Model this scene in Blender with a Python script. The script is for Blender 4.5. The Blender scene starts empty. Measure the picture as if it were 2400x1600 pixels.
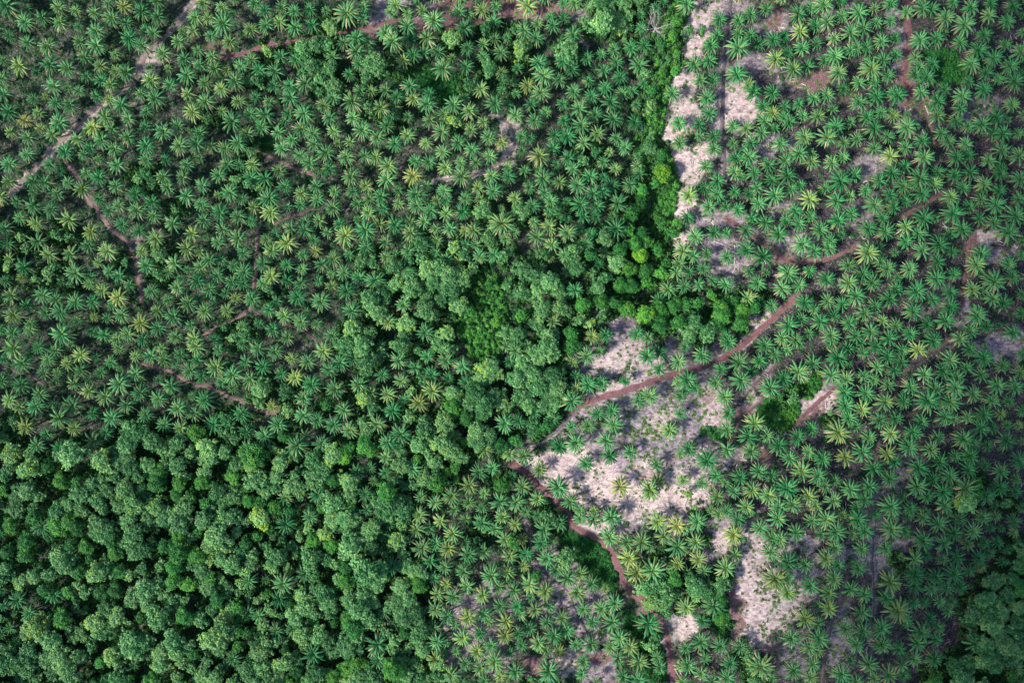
import bpy, math, random
import numpy as np
from mathutils import Vector, Matrix, noise as mn

# ------------------------------------------------------------------ camera, sky, sun, exposure
S = 0.2            # metres per photo pixel on the ground
H = 330.0          # camera height
sc = bpy.context.scene
cam_d = bpy.data.cameras.new("camera"); cam = bpy.data.objects.new("camera", cam_d)
sc.collection.objects.link(cam)
cam.location = (0, 0, H); cam.rotation_euler = (0, 0, 0)
cam_d.sensor_width = 36.0
cam_d.lens = 36.0 * H / (2400 * S)
cam_d.clip_end = 6000; cam_d.clip_start = 1.0
sc.camera = cam

SUN_AZ = 246.0     # compass azimuth the light comes from (image up = north)
SUN_EL = 40.0
world = bpy.data.worlds.new("World"); sc.world = world; world.use_nodes = True
wn = world.node_tree.nodes; wl = world.node_tree.links
sky = wn.new("ShaderNodeTexSky"); sky.sky_type = 'NISHITA'; sky.sun_disc = False
sky.sun_elevation = math.radians(SUN_EL); sky.sun_rotation = math.radians(SUN_AZ)
wl.new(sky.outputs[0], wn["Background"].inputs[0]); wn["Background"].inputs[1].default_value = 0.10
sun_d = bpy.data.lights.new("sun", 'SUN'); sun_d.energy = 3.5; sun_d.angle = math.radians(5.0)
sun_d.color = (1.0, 0.95, 0.86)
sun = bpy.data.objects.new("sun", sun_d); sc.collection.objects.link(sun)
a, e = math.radians(SUN_AZ), math.radians(SUN_EL)
to_sun = Vector((math.sin(a) * math.cos(e), math.cos(a) * math.cos(e), math.sin(e)))
sun.rotation_euler = to_sun.to_track_quat('Z', 'Y').to_euler()
sc.view_settings.view_transform = 'Standard'; sc.view_settings.look = 'None'
sc.view_settings.exposure = 1.05; sc.view_settings.gamma = 1.0
sc.cycles.max_bounces = 5; sc.cycles.diffuse_bounces = 1; sc.cycles.glossy_bounces = 1
sc.cycles.transmission_bounces = 3; sc.cycles.transparent_max_bounces = 4

rnd = random.Random(7)
C = sc.collection
# ------------------------------------------------------------------ terrain
def smooth(t): t = np.clip(t, 0, 1); return t * t * (3 - 2 * t)
def hz(x, y):
    """ground height in metres at world x, y (numpy or float)"""
    x = np.asarray(x, float); y = np.asarray(y, float)
    z = 2.6 * np.sin(x / 41 + 1.3) * np.cos(y / 47 - .4) + 1.7 * np.sin(x / 23 + y / 31) + .8 * np.sin(x / 11 - y / 17 + 2)
    creek = 58 + 3 * np.sin(y / 25)
    z = z - 4.5 * np.exp(-((x - creek) / 14) ** 2) * smooth((y + 5) / 30)
    z = z - 6 * np.exp(-(((x + 150) / 90) ** 2 + ((y + 100) / 60) ** 2))
    z = z + 6 * np.exp(-(((x - 110) / 70) ** 2 + ((y + 70) / 60) ** 2))
    # land shaped to fall away from the light, darkening lower right and right edge
    t = np.maximum(0, (x - 150 - .35 * (y + 40)) ) / 100.0
    z = z - 22 * smooth(t * .8) * smooth((60 - y) / 120)
    z = z - 9 * smooth((x - 165) / 90) * smooth((y - 10) / 80)
    far = smooth((np.maximum(np.abs(x) / 1.5, np.abs(y)) - 190) / 160)
    return z * (1 - far)
def pt(px, py, h=0.0):
    """world point that projects on photo pixel (px, py) of the 2400 x 1600 photo, h metres above ground"""
    X, Y = (px - 1200) * S, (800 - py) * S
    x, y = X, Y
    for _ in range(5):
        z = float(hz(x, y)) + h
        k = (H - z) / H; x, y = X * k, Y * k
    return x, y, float(hz(x, y))

# ------------------------------------------------------------------ materials
def lin(c): return tuple(c) + (1.0,)
def newmat(name):
    m = bpy.data.materials.new(name); m.use_nodes = True
    return m, m.node_tree.nodes, m.node_tree.links, m.node_tree.nodes["Principled BSDF"]
def ramp(nt, fac, stops):
    r = nt.new("ShaderNodeValToRGB"); el = r.color_ramp.elements
    while len(el) < len(stops): el.new(.5)
    for i, (p, c) in enumerate(stops): el[i].position = p; el[i].color = lin(c)
    return r
def math_node(n, l, op, a, b):
    m = n.new("ShaderNodeMath"); m.operation = op
    for i, v in enumerate((a, b)):
        if isinstance(v, (int, float)): m.inputs[i].default_value = v
        else: l.new(v, m.inputs[i])
    return m.outputs[0]
def leafmat(name, stops, rough=.5, transl=.15, vary=.45, spec=.22):
    """leaf colour runs along 'age' of the leaf + 'tint' of the plant"""
    m, n, l, b = newmat(name)
    at = n.new("ShaderNodeAttribute"); at.attribute_name = "age"
    ti = n.new("ShaderNodeAttribute"); ti.attribute_type = 'INSTANCER'; ti.attribute_name = "tint"
    s = math_node(n, l, 'ADD', at.outputs["Fac"], ti.outputs["Fac"])
    r = ramp(n, s, stops); l.new(s, r.inputs[0])
    oi = n.new("ShaderNodeObjectInfo")
    v = math_node(n, l, 'MULTIPLY_ADD', oi.outputs["Random"], vary); v.node.inputs[2].default_value = 1 - vary / 2
    hs = n.new("ShaderNodeHueSaturation"); l.new(r.outputs[0], hs.inputs["Color"]); l.new(v, hs.inputs["Value"])
    l.new(hs.outputs[0], b.inputs["Base Color"]); b.inputs["Roughness"].default_value = rough
    b.inputs["Specular IOR Level"].default_value = spec
    tr = n.new("ShaderNodeBsdfTranslucent"); l.new(hs.outputs[0], tr.inputs[0])
    mx = n.new("ShaderNodeMixShader"); mx.inputs[0].default_value = transl
    l.new(b.outputs[0], mx.inputs[1]); l.new(tr.outputs[0], mx.inputs[2])
    l.new(mx.outputs[0], n["Material Output"].inputs[0])
    return m
M = {}
M['frond'] = leafmat("palm_frond", [(0, (.014, .125, .036)), (.20, (.036, .215, .064)), (.42, (.098, .290, .110)), (.72, (.26, .36, .080)), (1, (.46, .42, .14))], .45)
M['dry'] = leafmat("old_palm_frond", [(0, (.040, .125, .042)), (.4, (.11, .185, .070)), (.75, (.29, .28, .11)), (1, (.48, .42, .26))], .6)
M['pale'] = leafmat("broad_leaf", [(0, (.032, .140, .042)), (.25, (.085, .250, .078)), (.5, (.195, .400, .145)), (.75, (.25, .43, .060)), (1, (.36, .48, .02))], .5)
M['dense'] = leafmat("small_leaf", [(0, (.016, .105, .024)), (.3, (.040, .205, .040)), (.6, (.095, .31, .040)), (1, (.22, .42, .02))], .55)
M['under'] = leafmat("undergrowth_leaf", [(0, (.012, .060, .022)), (.5, (.032, .120, .040)), (1, (.09, .22, .05))], .6)
M['weed'] = leafmat("weed_leaf", [(0, (.07, .17, .06)), (.5, (.13, .26, .06)), (1, (.30, .36, .08))], .6)
M['creeper'] = leafmat("creeper_leaf", [(0, (.012, .110, .028)), (.5, (.036, .195, .040)), (1, (.15, .30, .02))], .45)
def woodmat(name, c1, c2, sc_=3.0):
    m, n, l, b = newmat(name)
    t = n.new("ShaderNodeTexNoise"); t.inputs["Scale"].default_value = sc_; t.inputs["Detail"].default_value = 4
    tc = n.new("ShaderNodeTexCoord"); l.new(tc.outputs["Object"], t.inputs[0])
    r = ramp(n, None, [(.3, c1), (.7, c2)]); l.new(t.outputs[0], r.inputs[0]); l.new(r.outputs[0], b.inputs[0])
    b.inputs["Roughness"].default_value = .9
    return m
M['bark'] = woodmat("bark", (.09, .07, .055), (.2, .16, .13))
M['palmbark'] = woodmat("palm_bark", (.07, .05, .035), (.17, .12, .08), 6)
M['dead'] = woodmat("bleached_wood", (.38, .34, .33), (.62, .58, .55))

# ------------------------------------------------------------------ clouds: added out of view above the camera to shade the right edge
def added_shade_cloud(cx, cy, size, seed):
    """cx, cy = middle of the shade on the ground"""
    zc = 640.0; off = zc / to_sun.z
    me = bpy.data.meshes.new("added_shade_cloud"); r = random.Random(seed); vs, fs = [], []
    for k in range(90):
        q_, an = math.sqrt(r.random()), r.uniform(0, 6.283); u, w = q_ * math.cos(an), q_ * math.sin(an); rad = r.uniform(.26, .42) * min(size) * (1.1 - .5 * q_); c = Vector((u * size[0], w * size[1], r.uniform(0, 25)))
        o = len(vs); n1, n2 = 16, 9
        for i in range(n2 + 1):
            for j in range(n1):
                th, ph = math.pi * i / n2, 2 * math.pi * j / n1; d = Vector((math.sin(th) * math.cos(ph), math.sin(th) * math.sin(ph), math.cos(th) * .55))
                vs.append(c + d * rad * (1 + .22 * mn.noise(d * 2.3 + Vector((k, 0, 0)))))
        for i in range(n2):
            for j in range(n1): fs.append((o + i * n1 + j, o + (i + 1) * n1 + j, o + (i + 1) * n1 + (j + 1) % n1, o + i * n1 + (j + 1) % n1))
    me.from_pydata([tuple(v) for v in vs], [], fs); me.polygons.foreach_set("use_smooth", [True] * len(fs))
    m, n, l, b = newmat("added_shade_cloud_white"); b.inputs["Base Color"].default_value = (.8, .8, .82, 1); b.inputs["Roughness"].default_value = 1; me.materials.append(m)
    o = bpy.data.objects.new("added_shade_cloud", me); sc.collection.objects.link(o); o.location = (cx + to_sun.x * off, cy + to_sun.y * off, zc); o['kind'] = 'structure'
added_shade_cloud(275, 10, (80, 230), 5)
added_shade_cloud(228, -150, (85, 85), 6)

# ------------------------------------------------------------------ mesh buffer
class MB:
    def __init__(s): s.v = []; s.f = []; s.a = []; s.m = []
    def add(s, vs, fs, age=0.0, mi=0):
        o = len(s.v); s.v += [tuple(p) for p in vs]; s.a += [age] * len(vs)
        for f in fs: s.f.append(tuple(i + o for i in f)); s.m.append(mi)
    def join(s, other, mi):
        o = len(s.v); s.v += other.v; s.a += other.a
        for f in other.f: s.f.append(tuple(i + o for i in f)); s.m.append(mi)
        return s
    def mesh(s, name, mats, smooth_=False):
        me = bpy.data.meshes.new(name); me.from_pydata(s.v, [], s.f)
        at = me.attributes.new("age", 'FLOAT', 'POINT'); at.data.foreach_set("value", s.a)
        for m in mats: me.materials.append(m)
        if len(mats) > 1: me.polygons.foreach_set("material_index", s.m)
        if smooth_: me.polygons.foreach_set("use_smooth", [True] * len(me.polygons))
        me.update(); return me
    def tube(s, pts, rads, n=6, age=0., mi=0):
        pts = [Vector(p) for p in pts]; vs = []; fs = []
        for i, p in enumerate(pts):
            d = (pts[min(i + 1, len(pts) - 1)] - pts[max(i - 1, 0)]).normalized()
            u = d.orthogonal().normalized(); w = d.cross(u)
            for k in range(n):
                t = 2 * math.pi * k / n; vs.append(p + (u * math.cos(t) + w * math.sin(t)) * rads[i])
        for i in range(len(pts) - 1):
            for k in range(n):
                fs.append((i * n + k, i * n + (k + 1) % n, (i + 1) * n + (k + 1) % n, (i + 1) * n + k))
        fs.append(tuple((len(pts) - 1) * n + k for k in range(n)))
        s.add(vs, fs, age, mi)

# ------------------------------------------------------------------ oil palm
def frond(mb, base, az, el0, length, droop, width, age, r, st=13):
    """one feather leaf: arching midrib and two rows of drooping leaflets"""
    p = Vector(base); pts = [p.copy()]; dirs = []; el = el0
    n = 8; ds = length / n
    azz = az
    for i in range(n):
        d = Vector((math.cos(azz) * math.cos(el), math.sin(azz) * math.cos(el), math.sin(el)))
        dirs.append(d); p = p + d * ds; pts.append(p.copy())
        el -= droop / n * (.5 + i / n); azz += r.uniform(-.03, .03)
    dirs.append(dirs[-1])
    up = Vector((0, 0, 1))
    # midrib: slim two-faced ridge
    vs = []; fs = []
    for i, q in enumerate(pts):
        sd = dirs[i].cross(up).normalized(); w = .11 * (1 - .85 * i / n) * (1.5 if i < 2 else 1)
        vs += [q + sd * w, q + Vector((0, 0, w * .7)), q - sd * w]
    for i in range(n):
        a_ = 3 * i; fs += [(a_, a_ + 1, a_ + 4, a_ + 3), (a_ + 1, a_ + 2, a_ + 5, a_ + 4)]
    mb.add(vs, fs, min(1, age + .12))
    for k in range(st):
        t = .17 + .83 * (k + .5) / st; f = t * n; i = min(int(f), n - 1); q = pts[i].lerp(pts[i + 1], f - i); d = dirs[i]
        sd = d.cross(up).normalized(); nu = sd.cross(d).normalized()
        prof = math.sin(math.pi * min(1, (t * .92 + .10))) ** .55
        L = width * max(.25, prof) * r.uniform(.85, 1.12)
        for sg in (-1, 1):
            fw = .55 + .6 * t
            ld = (sd * sg + d * fw - nu * r.uniform(.15, .55)).normalized()
            wd = d * (length / st * .46)
            tip = q + ld * L - Vector((0, 0, L * .22))
            mb.add([q - wd, q + wd, q + ld * L * .55 + wd * 1.05, tip + wd * .25, q + ld * L * .5 - wd * .9], [(0, 1, 2, 3, 4)], min(1, max(0, age + r.uniform(-.08, .08))))
def palm_parts(seed, nf, full):
    r = random.Random(seed); g = MB(); dry = MB(); tk = MB()
    HT = 7.2
    zs = [0, .25, .6, 1.2, 2.0, 3.0, 4.0, 5.0, 6.0, 6.8, HT]
    lean = Vector((r.uniform(-.3, .3), r.uniform(-.3, .3), 0))
    tk.tube([Vector((0, 0, z)) - lean * (1 - z / HT) for z in zs], [.5, .42, .34, .33, .3, .31, .3, .33, .38, .42, .2], 10)
    for k in range(36):      # old leaf bases on the trunk
        z = 4.2 + 2.7 * k / 36; az = k * 2.4; c = Vector((math.cos(az) * .33, math.sin(az) * .33, z)) - lean * (1 - z / HT)
        o = Vector((math.cos(az), math.sin(az), .9))
        tk.tube([c, c + o * .22], [.1, .05], 4)
    ga = 2.39996
    for k in range(nf):
        t = k / (nf - 1)          # 0 = youngest, 1 = oldest
        az = k * ga + r.uniform(-.16, .16)
        el0 = math.radians(82 - 62 * t ** .8 + r.uniform(-8, 8)); L = (2.9 + 2.3 * min(1, t * 2.0)) * r.uniform(.78, 1.12)
        frond(g, (math.cos(az) * .12, math.sin(az) * .12, HT - .1 - .25 * t), az, el0, L, math.radians(72 + 48 * t), .60, max(0, .30 * (1 - t) ** 3 + .20 * t * t + r.choice((0, 0, .04, .10, .18)) + r.uniform(-.03, .08)), r, 14)
    for k in range(3):           # closed spear leaves
        az = r.uniform(0, 6.3); g.tube([(0, 0, HT), (math.cos(az) * .2, math.sin(az) * .2, HT + 1.0), (math.cos(az) * .5, math.sin(az) * .5, HT + 2.1)], [.1, .07, .02], 5, .35)
    for k in range(full):        # old, yellowing skirt
        az = k * 6.283 / full + r.uniform(-.25, .25)
        frond(dry, (math.cos(az) * .2, math.sin(az) * .2, HT - .5), az, math.radians(r.uniform(-2, 20)), r.uniform(4.0, 5.3), math.radians(r.uniform(48, 80)), .50, r.uniform(0, .85) ** 1.3, r, 12)
    return g, dry, tk
NV = 8
PALM = [palm_parts(100 + i, (25, 30, 27, 22, 33, 28, 24, 30)[i], (11, 9, 13, 10, 12, 14, 8, 11)[i]) for i in range(NV)]
PM = [(tk.mesh("palm_trunk", [M['palmbark']], True), g.mesh("palm_crown", [M['frond']]), d.mesh("palm_old_fronds", [M['dry']])) for g, d, tk in PALM]

# ------------------------------------------------------------------ broadleaf trees
def leaf(mb, p, nrm, size, r, age):
    t = nrm.orthogonal().normalized(); t.rotate(Matrix.Rotation(r.uniform(0, 6.3), 3, nrm)); w = nrm.cross(t)
    a_, b_ = t * size * .62, w * size * .40
    mb.add([p - a_, p + b_ - a_ * .15, p + a_ - nrm * size * .18, p - b_ - a_ * .15], [(0, 1, 2, 3)], age)
def tree_parts(seed, R, nclump, leaves, size, dense):
    r = random.Random(seed); cr = MB(); tk = MB()
    HC = R * 1.35 + 2.0; clumps = []
    for k in range(nclump):
        t = (k + .5) / nclump; az = k * 2.39996 + r.uniform(-.7, .7)
        lobe = 1 + .26 * math.sin(2 * az + seed) + .22 * math.sin(3 * az + 2 * seed)
        rad = R * (.76 if dense else .80) * math.sqrt(t) * r.uniform(.72, 1.15) * (lobe if not dense else 1 + (lobe - 1) * .8)
        cl = R * (r.uniform(.11, .22) if not dense else r.uniform(.14, .24)) * (1.2 - .3 * t)
        z = HC + R * (.62 if dense else .5) * (1 - (rad / R) ** 2) + r.uniform(-.2, .2) * R
        clumps.append((Vector((rad * math.cos(az), rad * math.sin(az), z)), cl))
    for c, cl in clumps:
        nl = int(leaves * (cl / R) ** 2) + 4; ca = r.uniform(-.2, .26)
        for _ in range(nl):
            d = Vector((r.gauss(0, 1), r.gauss(0, 1), r.gauss(.35, 1))).normalized()
            if d.z < -.35: d.z = -d.z
            p = c + Vector((d.x, d.y, d.z * .75)) * cl * (r.uniform(.72, 1.06) if r.random() < .68 else r.uniform(1.05, 1.8))
            nn = (d + Vector((r.uniform(-.6, .6), r.uniform(-.6, .6), r.uniform(0, .7)))).normalized()
            leaf(cr, p, nn, size * r.uniform(.7, 1.3), r, min(1, max(0, .16 + ca + r.uniform(-.16, .2))))
    tk.tube([(0, 0, 0), (0, 0, .3), (.05 * R, 0, HC * .4), (0, .03 * R, HC * .72)], [.1 * R * .55 + .08, .07 * R * .5 + .06, .05 * R * .5 + .05, .04 * R * .5 + .03], 8)
    for c, cl in clumps[1::4]:
        b = Vector((.02 * R, 0, HC * r.uniform(.5, .7))); mid = b.lerp(c, .55) + Vector((0, 0, -.12 * R))
        tk.tube([b, mid, c], [.035 * R * .6 + .03, .022 * R * .6 + .02, .015], 5)
    return cr, tk, HC + R * .5
TREES = {}
def mk(kind, idx, *args):
    cr, tk, hc = tree_parts(*args)
    nm = {'p': 'broadleaf', 'd': 'small_leaved'}[kind[0]]
    TREES.setdefault(kind, []).append((cr, tk, hc, args[1]))
for i in range(6): mk('pb', i, 300 + i, 4.4, 60 + i * 5, 1050, .56, False)
for i in range(5): mk('ps', i, 320 + i, 2.6, 30 + i * 3, 420, .48, False)
for i in range(3): mk('db', i, 340 + i, 3.9, 62 + i * 5, 1150, .40, True)
for i in range(4): mk('ds', i, 360 + i, 2.3, 30 + i * 3, 560, .36, True)
TM = {k: [(tk.mesh("tree_trunk", [M['bark']], True), cr.mesh("tree_crown", [M['pale'] if k[0] == 'p' else M['dense']])) for cr, tk, hc, R in v] for k, v in TREES.items()}
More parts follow.
